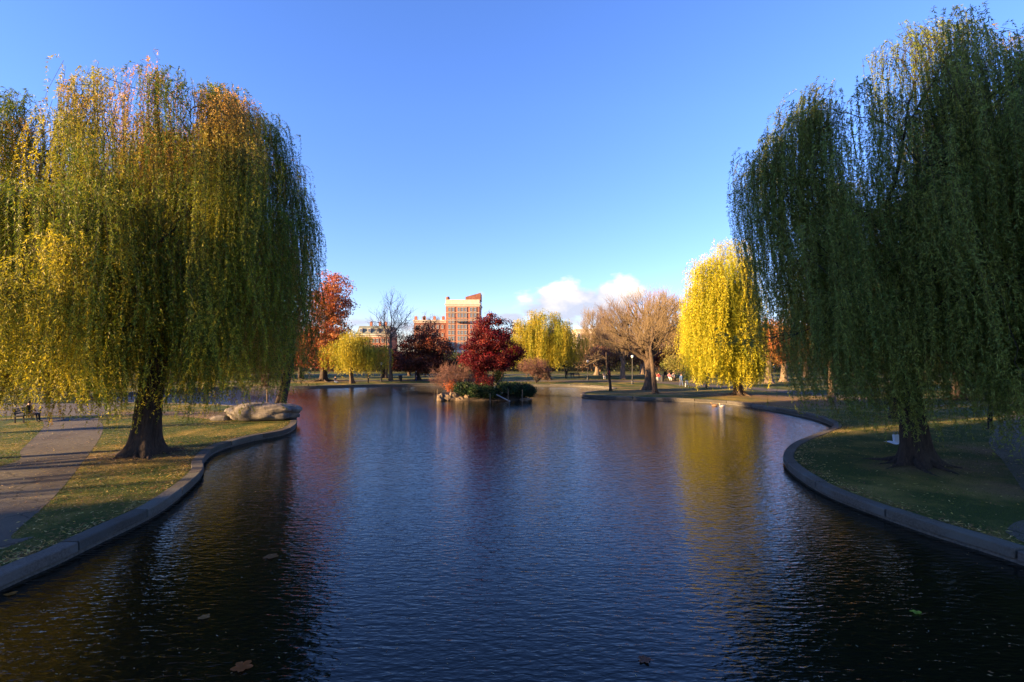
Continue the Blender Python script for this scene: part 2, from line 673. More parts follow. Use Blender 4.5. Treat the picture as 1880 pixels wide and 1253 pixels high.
wq = Q()
wq.add([(-60, -32, 0), (14.5, -32, 0), (14.5, 20, 0), (-60, 20, 0), (-60, 78, 0), (24, 78, 0), (24, 20, 0)], [[0, 1, 2, 3]])
wq = Q()
wq.add([(-60, -31, 0), (24, -31, 0), (24, 78, 0), (-60, 78, 0)], [[0, 1, 2, 3]])
water = wq.build('water', water_material())
water['kind'] = 'structure'


# ------------------------------------------------------------------ granite kerb round the pond
def kerb(i0, i1, label, blk=2.3, zb=.10, wd_=.40):
    P = shore[i0:i1]
    ds = np.r_[0, np.cumsum(np.linalg.norm(np.diff(P, axis=0), axis=1))]
    Lr = ds[-1]
    nb = max(1, int(round(Lr / blk)))
    root = thing('stone_kerb', (float(P[len(P) // 2][0]), float(P[len(P) // 2][1]), 0), label, 'kerb')
    rr = np.random.default_rng(i0)
    for nm, prof, mt, gap in (('coping', [(0, zb), (0, LAND + .01), (.025, LAND + .035), (wd_ - .02, LAND + .04), (wd_, LAND + .01), (wd_, zb)], GRANITE, .028),
                              ('footing', [(.06, -.8), (.06, zb - .06), (.09, zb - .005), (.36, zb - .005), (.38, zb - .05), (.38, -.8)], GRANITED, .0)):
        q = Q()
        for b in range(nb):
            s = np.linspace(b * Lr / nb + gap, (b + 1) * Lr / nb - gap, 9)
            X = np.stack([np.interp(s, ds, P[:, 0]), np.interp(s, ds, P[:, 1])], 1)
            T = np.gradient(X, axis=0)
            T /= np.linalg.norm(T, axis=1, keepdims=True)
            Nn = np.stack([-T[:, 1], T[:, 0]], 1)
            dz = rr.uniform(-.018, .014)
            dn = rr.uniform(-.01, .01)
            v = np.array([[(x[0] + n_[0] * (a + dn), x[1] + n_[1] * (a + dn), z + dz) for a, z in prof] for x, n_ in zip(X, Nn)])
            k = len(prof)
            i, j = np.meshgrid(np.arange(8), np.arange(k), indexing='ij')
            f = np.stack([i * k + j, i * k + (j + 1) % k, (i + 1) * k + (j + 1) % k, (i + 1) * k + j], -1).reshape(-1, 4)
            cap = [[0, 1, 2, 3], [0, 3, 4, 5], [8 * k + 3, 8 * k + 2, 8 * k + 1, 8 * k], [8 * k + 5, 8 * k + 4, 8 * k + 3, 8 * k]]
            tn = rr.uniform(.72, 1.25)
            q.add(v, np.concatenate([f, cap]), tint=(tn, tn * rr.uniform(.96, 1.02), tn * rr.uniform(.92, 1.02)))
        q.build(nm, mt, root)


iL = N_LEFT * 8 - 8
iF = N_FAR * 8 - 8
kerb(0, iL + 1, 'grey granite kerb curving past the big willow and the asphalt path')
kerb(iL, iF + 1, 'low stone kerb along the far shore below the lawn', 3.0, .18, .36)
kerb(iF, len(shore), 'pale granite kerb round the grassy point and the shaded lawn', 2.9)


# ------------------------------------------------------------------ paths
def ribbon(name, pts, w, mat, zoff):
    P, _ = catmull(pts, 6)
    w = np.asarray(w, float)
    ww = np.interp(np.linspace(0, 1, len(P)), np.linspace(0, 1, len(w)), w) if w.ndim else np.full(len(P), w)
    T = np.gradient(P, axis=0)
    T /= np.linalg.norm(T, axis=1, keepdims=True)
    n_ = np.stack([-T[:, 1], T[:, 0]], 1)
    jit = np.random.default_rng(3).normal(0, .03, len(P))
    a = P + n_ * (ww / 2 + jit)[:, None]
    b = P - n_ * (ww / 2 - jit)[:, None]
    out = np.concatenate([a, b[::-1]])
    o = cdt_mesh(name, mat, out, zoff=zoff)
    return o


# left path seen from the bridge
pl = [W(0, 1010), W(20, 985), W(100, 912), W(150, 852), W(183, 805), W(189, 785), W(184, 768)]
pr = [W(74, 768), W(80, 784), (W(40, 825)), W(0, 857)]
outl = catmull([(-13.6, -20), (-12.6, 2)] + pl, 6)[0]
outr = catmull(pr + [(-20.5, 12), (-19.5, 0), (-21, -20)], 6)[0]
path_l = cdt_mesh('path', ASPH, np.concatenate([outl, outr]), zoff=.006)
plaza = cdt_mesh('path', ASPH, [W(-420, 764), W(190, 764), W(210, 752), W(225, 741), W(-500, 741)], zoff=.010)
dirtl = cdt_mesh('bare_earth', DIRT, catmull([W(190, 764), W(300, 763), W(420, 772), W(520, 768), W(530, 764), W(480, 758), W(400, 757), W(230, 757), W(190, 763)], 4)[0][:-1], zoff=.012)
ribbon('path', [(W(1720, 747)), W(1560, 731), W(1400, 715), W(1300, 709), W(1235, 703.5), W(1160, 700.5), W(1080, 699.5), (2, 78), (-16, 79), (-40, 76), (-52, 70), (-60, 58), (-66, 50)],
       [3.4, 3.4, 3.8, 5, 5, 4, 3.4, 3.2, 3, 3, 3, 3, 3], ASPH, .012)
ribbon('path', [(-70, 103), (-20, 101), (20, 100), (50, 92), (80, 86)], 3.0, ASPH, .012)
cdt_mesh('path', ASPH, catmull([W(1880, 905), W(1842, 848), W(1815, 815), W(1826, 790), W(1840, 770), W(1890, 762), W(2200, 762), W(2300, 905)], 4)[0], zoff=.010)
cdt_mesh('path', ASPH, catmull([W(1846, 978), W(1860, 962), W(1895, 955), W(2000, 958), W(2000, 1010), W(1890, 1003)], 4)[0], zoff=.010)

# ------------------------------------------------------------------ branching skeletons
def attract(rng, base, d0, pts, r0, Ks, fr=.62, minr=.012, k0=.8, rexp=.42, jit=.08):
    """branches from base to every target point; returns list of (nodes, radii, level)"""
    out = []

    def br(p, d, q, ra, rb, lvl):
        p, q, d = np.array(p), np.array(q), np.array(d)
        L = np.linalg.norm(q - p)
        if L < 1e-4:
            return d
        c1 = p + d * L * .4
        c2 = q - (q - p) * .25 + np.array([0, 0, .06 * L])
        n = 9 if lvl == 0 else 6
        t = np.linspace(0, 1, n)[:, None]
        P = (1 - t) ** 3 * p + 3 * (1 - t) ** 2 * t * c1 + 3 * (1 - t) * t * t * c2 + t ** 3 * q
        w = rng.normal(0, jit * L * .25, (n, 3)) * np.sin(t * np.pi)
        P = P + w
        out.append((P, np.linspace(ra, rb, n), lvl))
        e = P[-1] - P[-2]
        return e / (np.linalg.norm(e) + 1e-9)

    def rec(p, d, pts, r, lvl):
        n = len(pts)
        if lvl >= len(Ks) or n <= 3:
            for q in pts:
                br(p, d, q, max(minr, r * .6), minr * .6, lvl)
            return
        K = min(Ks[lvl], n)
        # farthest-point seeds
        idx = [rng.integers(n)]
        dm = np.linalg.norm(pts - pts[idx[0]], axis=1)
        for _ in range(K - 1):
            j = int(np.argmax(dm * rng.uniform(.7, 1, n)))
            idx.append(j)
            dm = np.minimum(dm, np.linalg.norm(pts - pts[j], axis=1))
        D = np.linalg.norm(pts[:, None] - pts[idx][None], axis=2)
        g = D.argmin(1)
        for k in range(K):
            sub = pts[g == k]
            if not len(sub):
                continue
            c = sub.mean(0)
            q = p + (c - p) * fr * rng.uniform(.85, 1.1)
            rb = max(minr, r * (len(sub) / n) ** rexp * k0)
            e = br(p - (d * r * .5 if lvl == 0 else 0), d, q, min(r * .95, rb * (1.9 if lvl == 0 else 1.25)), rb, lvl)
            rec(q, e, sub, rb, lvl + 1)

    rec(np.array(base, float), np.array(d0, float), np.asarray(pts), r0, 0)
    return out


def add_branches(q, brs, lv, k, mi=0):
    for n in (9, 6):
        S = [b for b in brs if len(b[0]) == n and b[2] in lv]
        if S:
            q.tubes(np.array([b[0] for b in S]), np.array([b[1] for b in S]), k, close=False, mi=mi)


def shell(rng, n, lobes, inner=.35):
    """random points in ellipsoid lobes ((cx,cy,cz,rx,ry,rz,weight)...), biased to the outside"""
    w = np.array([l[6] if len(l) > 6 else l[3] * l[4] * l[5] for l in lobes], float)
    ch = rng.choice(len(lobes), n, p=w / w.sum())
    Lb = np.array([l[:6] for l in lobes])[ch]
    d = rng.normal(size=(n, 3))
    d /= np.linalg.norm(d, axis=1, keepdims=True)
    r = inner + (1 - inner) * rng.random(n) ** .6
    r *= 1 + .08 * np.sin(d[:, 0] * 7 + d[:, 2] * 9 + ch)
    return Lb[:, :3] + d * r[:, None] * Lb[:, 3:6]


def rdir(rng, n):
    d = rng.normal(size=(n, 3))
    return d / np.linalg.norm(d, axis=1, keepdims=True)


def big_trunk(q, base, top, r0, r1, rng, flare=1.7, k=28, n=26, mi=0, nroots=9, rootlen=1.6, twist=.4, bend=.15):
    base, top = np.array(base, float), np.array(top, float)
    Lh = np.linalg.norm(top - base)
    t = np.linspace(-.04, 1, n)
    P = base + (top - base) * t[:, None] + np.array([math.sin(rng.uniform(0, 6)), math.cos(rng.uniform(0, 6)), 0]) * bend * np.sin(np.clip(t, 0, 1) * np.pi)[:, None]
    h = np.maximum(t * Lh, 0)
    rad = r0 + (r1 - r0) * np.clip(t, 0, 1) + r0 * (flare - 1) * np.exp(-h / .35)
    rad = rad * np.where(t > .9, 1 - (t - .9) * 3.5, 1)
    ph = rng.uniform(0, 6, 5)

    def rn(B, nn, kk):
        a = np.arange(kk) * 2 * np.pi / kk
        hh = np.r_[h[:1], h, h[-1:]][:nn]
        o = np.ones((B, nn, kk))
        fl = np.exp(-hh / .8)[:, None]
        tw = hh[:, None] * twist
        o += (.05 + .20 * fl) * np.sin(5 * a + ph[0] + tw) + (.035 + .06 * fl) * np.sin(8 * a + ph[1] - tw) + .03 * np.sin(13 * a + ph[2] + tw * 2) + rng.normal(0, .012, (B, nn, kk))
        return o
    q.tubes(P, rad, k, mi=mi, rnoise=rn)
    for i in range(nroots):
        a = i * 2 * np.pi / nroots + rng.uniform(-.25, .25)
        Lr = rootlen * rng.uniform(.55, 1.25)
        s = np.linspace(0, 1, 9)
        x = base[0] + np.cos(a + .5 * s * rng.uniform(-1, 1)) * (r0 * .7 + Lr * s)
        y = base[1] + np.sin(a + .5 * s * rng.uniform(-1, 1)) * (r0 * .7 + Lr * s)
        z0 = gz(x, y)
        rr = r0 * .30 * (1 - s) ** 1.1 + .02
        z = z0 + (.34 * np.exp(-s * 4.5)) * (r0 / .55) - rr * .35 + rng.normal(0, .012, 9) - .03 * s
        q.tubes(np.stack([x, y, z], 1), rr, 8, mi=mi)
    return P[-1]


def pal(rng, cols, n, jit=.18):
    c = np.array(cols, float)[rng.integers(len(cols), size=n)]
    return np.clip(c * (1 + rng.normal(0, jit, (n, 1))) * (1 + rng.normal(0, jit * .35, (n, 3))), .004, .9)


# ------------------------------------------------------------------ willows
def willow(name, label, base, trunk_top, tr, lobes, skirt, nspray, nstr, dens, leaf, colf, seed, bark=BARKD, lean=(0, 0), ks=(6, 5, 5), roots=9,
           rootlen=1.6, hang=(2.5, 7), spread=.35, flare=1.7, stems=True, group='willows round the pond', tiers=.55, frontskirt=None, up=.5, limbr=.55, rmin=.25, perb=5, brs_=1.2, longf=.35, crownline=None):
    rng = np.random.default_rng(seed)
    bz = float(gz(base[0], base[1])) - .02
    root = thing(name, (base[0], base[1], bz), label, 'willow tree', group)
    # boughs, each an umbrella of sprays
    nb = max(8, int(nspray / perb))
    w = np.array([l[2] ** 2 for l in lobes], float)
    ch = rng.choice(len(lobes), nb, p=w / w.sum())
    Lb = np.array(lobes)[ch]  # cx, cy, R, ztop, zshoulder
    ang = (np.arange(nb) * 2.399963 + rng.uniform(-.5, .5, nb))
    rr = np.sqrt(rmin ** 2 + (1 - rmin ** 2) * ((np.arange(nb) * .75488) % 1)) * (1 + .07 * np.sin(ang * 5 + ch * 2) + .05 * np.sin(ang * 9 + ch))
    x = Lb[:, 0] + np.cos(ang) * rr * Lb[:, 2]
    y = Lb[:, 1] + np.sin(ang) * rr * Lb[:, 2]
    zt = Lb[:, 3] - (Lb[:, 3] - Lb[:, 4]) * rr ** 2.4
    tier = rng.random(nb) < tiers
    zlow = skirt + 3.0
    z = np.where(tier, zlow + (zt - zlow) * rng.random(nb) ** .7, zt - rng.random(nb) ** 1.5 * 1.8)
    bi = rng.integers(nb, size=nspray)
    bi[:nb] = np.arange(nb)
    brad = (rng.uniform(.65, 1.15, nb) * brs_)[bi]
    oa = rng.uniform(0, 2 * np.pi, nspray)
    orr = np.sqrt(rng.random(nspray)) * brad
    S = np.stack([x[bi] + np.cos(oa) * orr, y[bi] + np.sin(oa) * orr, z[bi] - .55 * orr ** 2 / brs_ + rng.normal(0, .15, nspray)], 1)
    if crownline is not None:  # how high this tree's crown reaches at each width
        cx_, cz_ = np.array(crownline).T
        S[:, 2] = np.minimum(S[:, 2], np.interp(S[:, 0] / S[:, 1], cx_, cz_) * S[:, 1] + CAMZ - .45 - rng.random(nspray) ** 2 * .5)
    ang = np.arctan2(np.sin(ang[bi]) + .8 * np.sin(oa), np.cos(ang[bi]) + .8 * np.cos(oa))
    tier = tier[bi]
    blen = rng.uniform(hang[0], hang[1], nb)[bi]
    brs = attract(rng, trunk_top, (0, 0, 1), S - np.array([0, 0, .25]), tr * limbr * 1.35, ks, fr=.6, minr=.014, jit=.10)
    q = Q()
    big_trunk(q, (base[0], base[1], bz), trunk_top, tr, tr * .72, rng, nroots=roots, rootlen=rootlen, flare=flare)
    add_branches(q, brs, (0, 1, 2), 8)
    q.build('trunk', bark, root, smooth=True)
    # strands
    n = nspray * nstr
    si = np.repeat(np.arange(nspray), nstr)
    A = S[si] + rng.normal(0, spread, (n, 3)) * np.array([1, 1, .55])
    oc = np.stack([np.cos(ang), np.sin(ang)], 1)[si] + rng.normal(0, .6, (n, 2))
    oc /= np.linalg.norm(oc, axis=1, keepdims=True)
    L = (blen * rng.uniform(.75, 1.2, nspray))[si] * rng.uniform(.6, 1.15, n)
    sk = skirt + rng.gamma(1.5, .55, nspray)[si] + rng.uniform(-.3, .7, n)
    if frontskirt is not None:
        sk = sk + frontskirt(S)[si]
    kk = rng.uniform(.25, 1.0, n)
    u = rng.uniform(-.2, up, n) * (1 + (~tier)[si] * .8)
    a = rng.uniform(.35, .9, n)
    # limit length so the tip stays over the skirt
    full = np.maximum(.6, A[:, 2] + u * a + a - sk)
    L = np.where(rng.random(n) < longf, full * rng.uniform(.75, 1.0, n), np.clip(L, .5, full))
    L = np.clip(L, .5, full)
    ph = rng.uniform(0, 6.28, (nspray, 2))[si] + rng.normal(0, .4, (n, 2))

    def pos(i, s):
        e = a[i] * (1 - np.exp(-s / a[i]))
        hor = kk[i] * e * 1.1
        sw = .05 * s
        X = A[i, 0] + oc[i, 0] * hor + np.sin(s * .9 + ph[i, 0]) * sw + lean[0] * s * s * .05 * (s < 50)
        Y = A[i, 1] + oc[i, 1] * hor + np.sin(s * .8 + ph[i, 1]) * sw + lean[1] * s * s * .05
        Z = A[i, 2] + u[i] * e - (s - e)
        return np.stack([X, Y, Z], 1)
    cnt = np.maximum(3, (L * dens).astype(int))
    li = np.repeat(np.arange(n), cnt)
    s = rng.random(len(li)) ** .85 * L[li]
    P = pos(li, s)
    T = pos(li, s + .05) - P
    T /= np.linalg.norm(T, axis=1, keepdims=True)
    D = T * .75 + rdir(rng, len(li)) * .75
    D /= np.linalg.norm(D, axis=1, keepdims=True)
    Sd = np.cross(D, rdir(rng, len(li)))
    Sd /= np.linalg.norm(Sd, axis=1, keepdims=True) + 1e-9
    tint = colf(rng, P, si[li], bi[si[li]], s / L[li])
    c = Q()
    c.leaves(P, D, Sd, leaf[0] * rng.uniform(.6, 1.25, len(li)), leaf[1] * rng.uniform(.7, 1.3, len(li)), tint)
    if stems:
        m = 6
        ii = np.arange(n)
        nodes = np.stack([pos(ii, L * k / (m - 1)) for k in range(m)], 1)
        c.tubes(nodes, np.tile(np.linspace(.006, .002, m), (n, 1)) * stems, 3, close=False, tint=(.09, .065, .02))
    add_branches_t = [b for b in brs if b[2] >= 3]
    if add_branches_t:
        c.tubes(np.array([b[0] for b in add_branches_t if len(b[0]) == 6]), np.array([b[1] for b in add_branches_t if len(b[0]) == 6]), 4, close=False, tint=(.045, .03, .018))
    c.build('crown', LEAF, root)
    print(name, len(li), 'leaves')
    return root


def mixcol(f, A, B):
    f = np.clip(f, 0, 1)[:, None]
    return A * (1 - f) + B * f


def col_left(rng, P, sp, st, t):
    n = len(P)
    spr = .3 * np.random.default_rng(1).random(4000)[sp] + .7 * np.random.default_rng(9).random(4000)[st]
    sprb = np.random.default_rng(2).random(4000)[st]
    g = np.array([.09, .14, .014])
    yl = np.array([.60, .49, .030])
    orr = np.array([.56, .30, .06])
    c = mixcol(spr * 1.3 - .25 + rng.normal(0, .15, n) + (-(P[:, 0] + 15) * .05) + (8.0 - P[:, 2]) * .05 - .16, g, yl)  # yellower toward the west: the sunlit side is put into the leaf colour
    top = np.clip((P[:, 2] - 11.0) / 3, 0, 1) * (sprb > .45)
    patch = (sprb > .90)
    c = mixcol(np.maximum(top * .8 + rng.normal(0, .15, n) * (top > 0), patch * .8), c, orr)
    return np.clip(c * (1 + rng.normal(0, .2, (n, 1))), .004, .9)


def col_right(rng, P, sp, st, t):
    n = len(P)
    spr = .5 * np.random.default_rng(3).random(4000)[sp] + .5 * np.random.default_rng(8).random(4000)[st]
    g = np.array([.12, .185, .038])
    yl = np.array([.30, .29, .045])
    orr = np.array([.24, .15, .035])
    c = mixcol(spr * .9 + rng.normal(0, .15, n), g, yl)
    c = mixcol((spr > .86) * .7 * (P[:, 2] > 8), c, orr)
    return np.clip(c * (1 + rng.normal(0, .2, (n, 1))), .004, .9)


def col_yellow(rng, P, sp, st, t):
    n = len(P)
    spr = np.random.default_rng(4).random(4000)[sp]
    c = mixcol(spr + rng.normal(0, .2, n), np.array([.25, .29, .022]), np.array([.66, .55, .035]))
    return np.clip(c * (1 + rng.normal(0, .16, (n, 1))), .004, .95)


def col_mid(rng, P, sp, st, t):
    n = len(P)
    spr = np.random.default_rng(6).random(4000)[sp]
    c = mixcol(spr + rng.normal(0, .2, n), np.array([.20, .23, .02]), np.array([.52, .40, .035]))
    return np.clip(c * (1 + rng.normal(0, .16, (n, 1))), .004, .95)


def col_green(rng, P, sp, st, t):
    n = len(P)
    spr = np.random.default_rng(7).random(4000)[sp]
    c = mixcol(spr + rng.normal(0, .2, n), np.array([.05, .085, .016]), np.array([.14, .15, .025]))
    return np.clip(c * (1 + rng.normal(0, .2, (n, 1))), .004, .95)


bx, by = LW[0], LW[1]
willow('willow_tree', 'huge yellow-green willow with orange top beside the asphalt path', (bx, by), (bx + .5, by + .2, 5.0), .52,
       [(-14.7, 20.6, 5.4, 17.0, 14.2), (-21.2, 20.8, 4.5, 15.8, 12.5), (-12.9, 20.4, 3.3, 16.0, 12.0), (-17.5, 22.5, 6.0, 14, 9.5), (-16.0, 17.2, 3.0, 11.5, 8.5)],
       1.55, 680, 12, 30, (.115, .026), col_left, 11, ks=(5, 5, 4, 3), hang=(3.0, 9.0), spread=.34, rootlen=1.5, flare=1.7,
       frontskirt=lambda S: np.where(S[:, 1] > 22, .9, 0) + np.clip(19.5 - S[:, 1], 0, 4) * .32, perb=8, longf=.38, brs_=1.0,
       crownline=[((px_ - 940) / F, (HY - py_) / F) for px_, py_ in ((-200, 170), (0, 150), (60, 165), (110, 190), (145, 125), (230, 95), (300, 110), (370, 135), (430, 160), (490, 200), (530, 300), (560, 400), (600, 560))])
willow('willow_tree', 'tall dark willow rising behind the boulder at the tip of the bank', (-17.0, 35.5), (-16.2, 36.2, 5.5), .34,
       [(-18.9, 36.0, 2.4, 14.0, 10.0), (-21.0, 36.5, 2.8, 13.0, 9.0)], 1.9, 200, 10, 12, (.20, .040), col_green, 12, ks=(4, 4, 4), hang=(3, 8), roots=5, rootlen=.6)
rx, ry = RW[0], RW[1]
willow('willow_tree', 'huge dark green willow in shade on the lawn with a thick black trunk', (rx, ry), (rx - .6, ry + .3, 4.8), .47,
       [(15.9, 18.9, 6.0, 17.6, 13.0), (19.0, 19.5, 6.3, 17.0, 13), (23.5, 20.5, 6.0, 16.5, 12.5), (13.2, 18.5, 4.3, 15.0, 10.8), (17.3, 16.3, 4.5, 15.0, 11), (14.6, 18.5, 3.6, 17.4, 14.5), (14.0, 18.9, 4.2, 15.4, 12.2)],
       1.4, 760, 12, 30, (.115, .026), col_right, 13, ks=(5, 5, 4, 3), hang=(3.0, 9.0), spread=.36, rootlen=1.7, lean=(.45, 0), up=.85, flare=1.5, frontskirt=lambda S: np.clip((11.8 - S[:, 0]) * 1.7, 0, 7), perb=7, longf=.3,
       crownline=[((px_ - 940) / F, (HY - py_) / F) for px_, py_ in ((1300, 520), (1340, 400), (1380, 290), (1430, 215), (1480, 165), (1560, 125), (1640, 50), (1700, 18), (1780, 35), (1880, 75), (2100, 110))])
willow('willow_tree', 'bright golden yellow willow leaning over the sunlit kerb', MW[:2], (MW[0] - 1.0, MW[1] + .5, 5.2), .40,
       [(21.2, 49.5, 2.1, 17.5, 12.8), (19.2, 49.0, 1.5, 13.8, 11), (23.2, 50.0, 1.7, 15.0, 11)], 1.0, 320, 12, 14, (.19, .042), col_yellow, 14, bark=BARK,
       ks=(4, 4, 4), hang=(4, 10), roots=7, rootlen=1.8, tiers=.65, longf=.55, brs_=.9, perb=6, stems=False)
m6 = (XA(1004, 82), 82)
willow('willow_tree', 'round golden willow on the far shore behind the island', m6, (m6[0] - .4, m6[1], 4.2), .5,
       [(5.4, 82, 4.8, 12.6, 8.6), (2.6, 81.5, 3.2, 11.0, 7.5), (8.6, 82.5, 3.0, 10.4, 7)], 2.0, 300, 9, 10, (.26, .06), col_mid, 15, bark=BARK, ks=(4, 4, 3), hang=(2.5, 6.5),
       roots=5, rootlen=1, stems=False)
m2 = W(647, 704.5)
willow('willow_tree', 'small round willow in front of the orange tree', m2, (m2[0], m2[1], 3.6), .28,
       [(m2[0] - .6, m2[1], 2.9, 8.4, 6.4), (m2[0] + 1.2, m2[1], 2.7, 7.9, 6)], 1.2, 150, 8, 9, (.26, .06), col_mid, 16, bark=BARK, ks=(4, 4, 3), hang=(2, 5.5), roots=4, rootlen=.6, stems=False)


# ------------------------------------------------------------------ leafy and bare trees
def tree(name, label, base, lobes, tr, fork, npts, leaves=40, lsize=.2, cols=None, seed=0, bark=BARK, twig=TWIG, ks=(5, 5, 4), sig=.45, lean=(0, 0), cat='tree', group=None,
         twigs=6, twigL=.9, inner=.3, roots=5, rl=.9, limb=.75, minr=.018, twr=.012, mat=None, upb=.5):
    rng = np.random.default_rng(seed)
    bz = float(gz(base[0], base[1])) - .02
    root = thing(name, (base[0], base[1], bz), label, cat, group)
    pts = shell(rng, npts, lobes, inner)
    pts = pts[pts[:, 2] > bz + .35]
    top = (base[0] + lean[0], base[1] + lean[1], bz + fork)
    q = Q()
    big_trunk(q, (base[0], base[1], bz), top, tr, tr * .75, rng, k=12, n=12, nroots=roots, rootlen=rl, flare=1.4, bend=.08)
    d0 = np.array([lean[0], lean[1], fork])
    brs = attract(rng, top, d0 / np.linalg.norm(d0), pts, tr * limb, ks, fr=.55, minr=minr, jit=.12)
    add_branches(q, brs, (0, 1), 6)
    c = Q()
    if leaves:
        leaves = int(leaves * 1.7)
        lsize *= .78
        add_branches(q, brs, (2, 3, 4), 4)
        q.build('trunk', bark, root, smooth=True)
        n = len(pts) * leaves
        ci = np.repeat(np.arange(len(pts)), leaves)
        P = pts[ci] + rng.normal(0, sig, (n, 3)) * np.array([1, 1, .7])
        D = rdir(rng, n)
        Sd = np.cross(D, rdir(rng, n))
        Sd /= np.linalg.norm(Sd, axis=1, keepdims=True)
        cc = pal(rng, cols, len(pts), .22)[ci]
        cc = np.clip(cc * (1 + rng.normal(0, .2, (n, 1))), .003, .95)
        sz = lsize * rng.uniform(.6, 1.3, n)
        c.leaves(P, D, Sd, sz, sz * .75, cc)
        c.build('crown', mat or LEAF, root)
    else:
        q.build('trunk', bark, root, smooth=True)
        add_branches(c, brs, (2, 3, 4), 4)
        n = len(pts) * twigs
        ci = np.repeat(np.arange(len(pts)), twigs)
        o = pts[ci] + rng.normal(0, .22, (n, 3))
        ctr = np.array([base[0], base[1], bz + fork * .8])
        out = o - ctr
        out /= np.linalg.norm(out, axis=1, keepdims=True)
        d = out * .8 + rdir(rng, n) * .75 + np.array([0, 0, upb * .5])
        d /= np.linalg.norm(d, axis=1, keepdims=True)
        Lt = twigL * rng.uniform(.4, 1.3, n)
        t = np.linspace(-.4, 1, 4)
        nodes = o[:, None] + d[:, None] * (Lt[:, None] * t)[..., None] + rng.normal(0, .04, (n, 4, 3))
        c.tubes(nodes, np.tile([twr, twr * .9, twr * .7, twr * .4], (n, 1)), 3, close=False)
        c.build('crown', twig, root)
    return root


def E(px, py, d, rx, rz, ry=None, dy=0, w=None):
    """ellipsoid lobe from picture position at distance d"""
    l = [XA(px, d), d + dy, ZA(py, d), rx * d / F, (ry if ry is not None else rx) * d / F, rz * d / F]
    return tuple(l + ([w] if w else []))


ORANGE = [(.38, .12, .04), (.48, .18, .055), (.30, .085, .03), (.26, .10, .045)]
g0 = 'autumn trees on the far lawn'
d = 75
tree('autumn_tree', 'tall orange-red tree on the far lawn, nearest the tall dark willow', (XA(594, d), d),
     [E(606, 522, d, 24, 28), E(602, 560, d, 42, 34), E(596, 605, d, 50, 34), E(590, 645, d, 56, 30), E(632, 545, d, 18, 30)],
     .55, 4.0, 420, 42, .30, ORANGE, 21, BARKD, sig=.42, roots=6, rl=2.2, group=g0)
d = 84
tree('autumn_tree', 'low orange tree half hidden behind the hanging willow strands', (XA(552, d), d), [E(552, 640, d, 40, 34), E(530, 610, d, 25, 30)], .35, 3, 220, 36, .3,
     [(.36, .09, .03), (.24, .06, .03), (.20, .07, .05)], 22, BARKD, group=g0)
d = 80
tree('autumn_tree', 'dark brown-leaved tree standing in front of the tall brick building', (XA(767, d), d),
     [E(790, 612, d, 26, 22), E(768, 635, d, 40, 26), E(800, 640, d, 34, 26), E(775, 668, d, 56, 20), E(818, 672, d, 20, 14)],
     .42, 2.0, 330, 40, .30, [(.10, .030, .018), (.13, .04, .02), (.07, .022, .015), (.20, .06, .025)], 23, BARKD, sig=.4, group=g0)
d = 88
tree('autumn_tree', 'low dark red-brown tree behind the slim bare tree', (XA(705, d), d), [E(702, 655, d, 30, 20), E(730, 662, d, 26, 18)], .3, 2, 150, 34, .3,
     [(.13, .035, .02), (.07, .025, .018)], 24, BARKD, group=g0)
# bare trees
gb = 'bare trees on the far lawn'
tree('bare_tree', 'slender leafless grey tree between small willow and dark brown tree', (XA(717, 79), 79),
     [E(722, 560, 79, 24, 24), E(695, 580, 79, 20, 24), E(738, 585, 79, 20, 28), E(715, 610, 79, 34, 24)], .30, 6.5, 170, 0, seed=31, bark=BARKP, twig=TWIGG, twigs=4, twigL=1.1, ks=(5, 4, 3), group=gb, limb=.7, minr=.03)
tree('bare_tree', 'thin pale-trunked leafless tree just behind the slender grey one', (XA(709, 87), 87), [E(706, 610, 87, 16, 30)], .22, 7.0, 50, 0, seed=32, bark=BARKP, twig=TWIGG, twigs=4, ks=(4, 3), group=gb)
tree('bare_tree', 'spreading leafless tree just before the brown brick row houses', (XA(752, 96), 96), [E(750, 618, 96, 26, 34), E(790, 590, 110, 30, 18)], .3, 4.0, 150, 0, seed=33, bark=BARK, twig=TWIGG, twigs=5, ks=(5, 4, 3), group=gb)
d = 59
tree('bare_tree', 'big leafless tree with heavy forked trunk and tan branches on the point', (XA(1191, d), d),
     [E(1190, 572, d, 62, 40, 50), E(1140, 590, d, 48, 40, 40), E(1225, 590, d, 36, 48, 36), E(1165, 620, d, 75, 34, 50), E(1225, 570, d, 26, 38, 26), E(1165, 555, d, 30, 22, 30)],
     .62, 3.1, 420, 0, seed=34, bark=BARK, twig=TWIG, twigs=6, twigL=1.0, ks=(8, 5, 4, 3), group=gb, limb=1.15, twr=.010, inner=.3, roots=7, rl=1.1, minr=.024)
d = 53.5
tree('bare_tree', 'upright leafless tree with slimmer grey trunk, nearest the water on the point', (XA(1203, d), d),
     [E(1205, 575, d, 32, 45), E(1195, 610, d, 45, 30)], .27, 4.6, 160, 0, seed=35, bark=BARK, twig=TWIG, twigs=8, twigL=.9, ks=(5, 4, 3), group=gb, lean=(-.5, 0), minr=.02, twr=.01)
TANL = [(.30, .16, .07), (.24, .13, .07), (.34, .20, .08), (.20, .12, .07)]
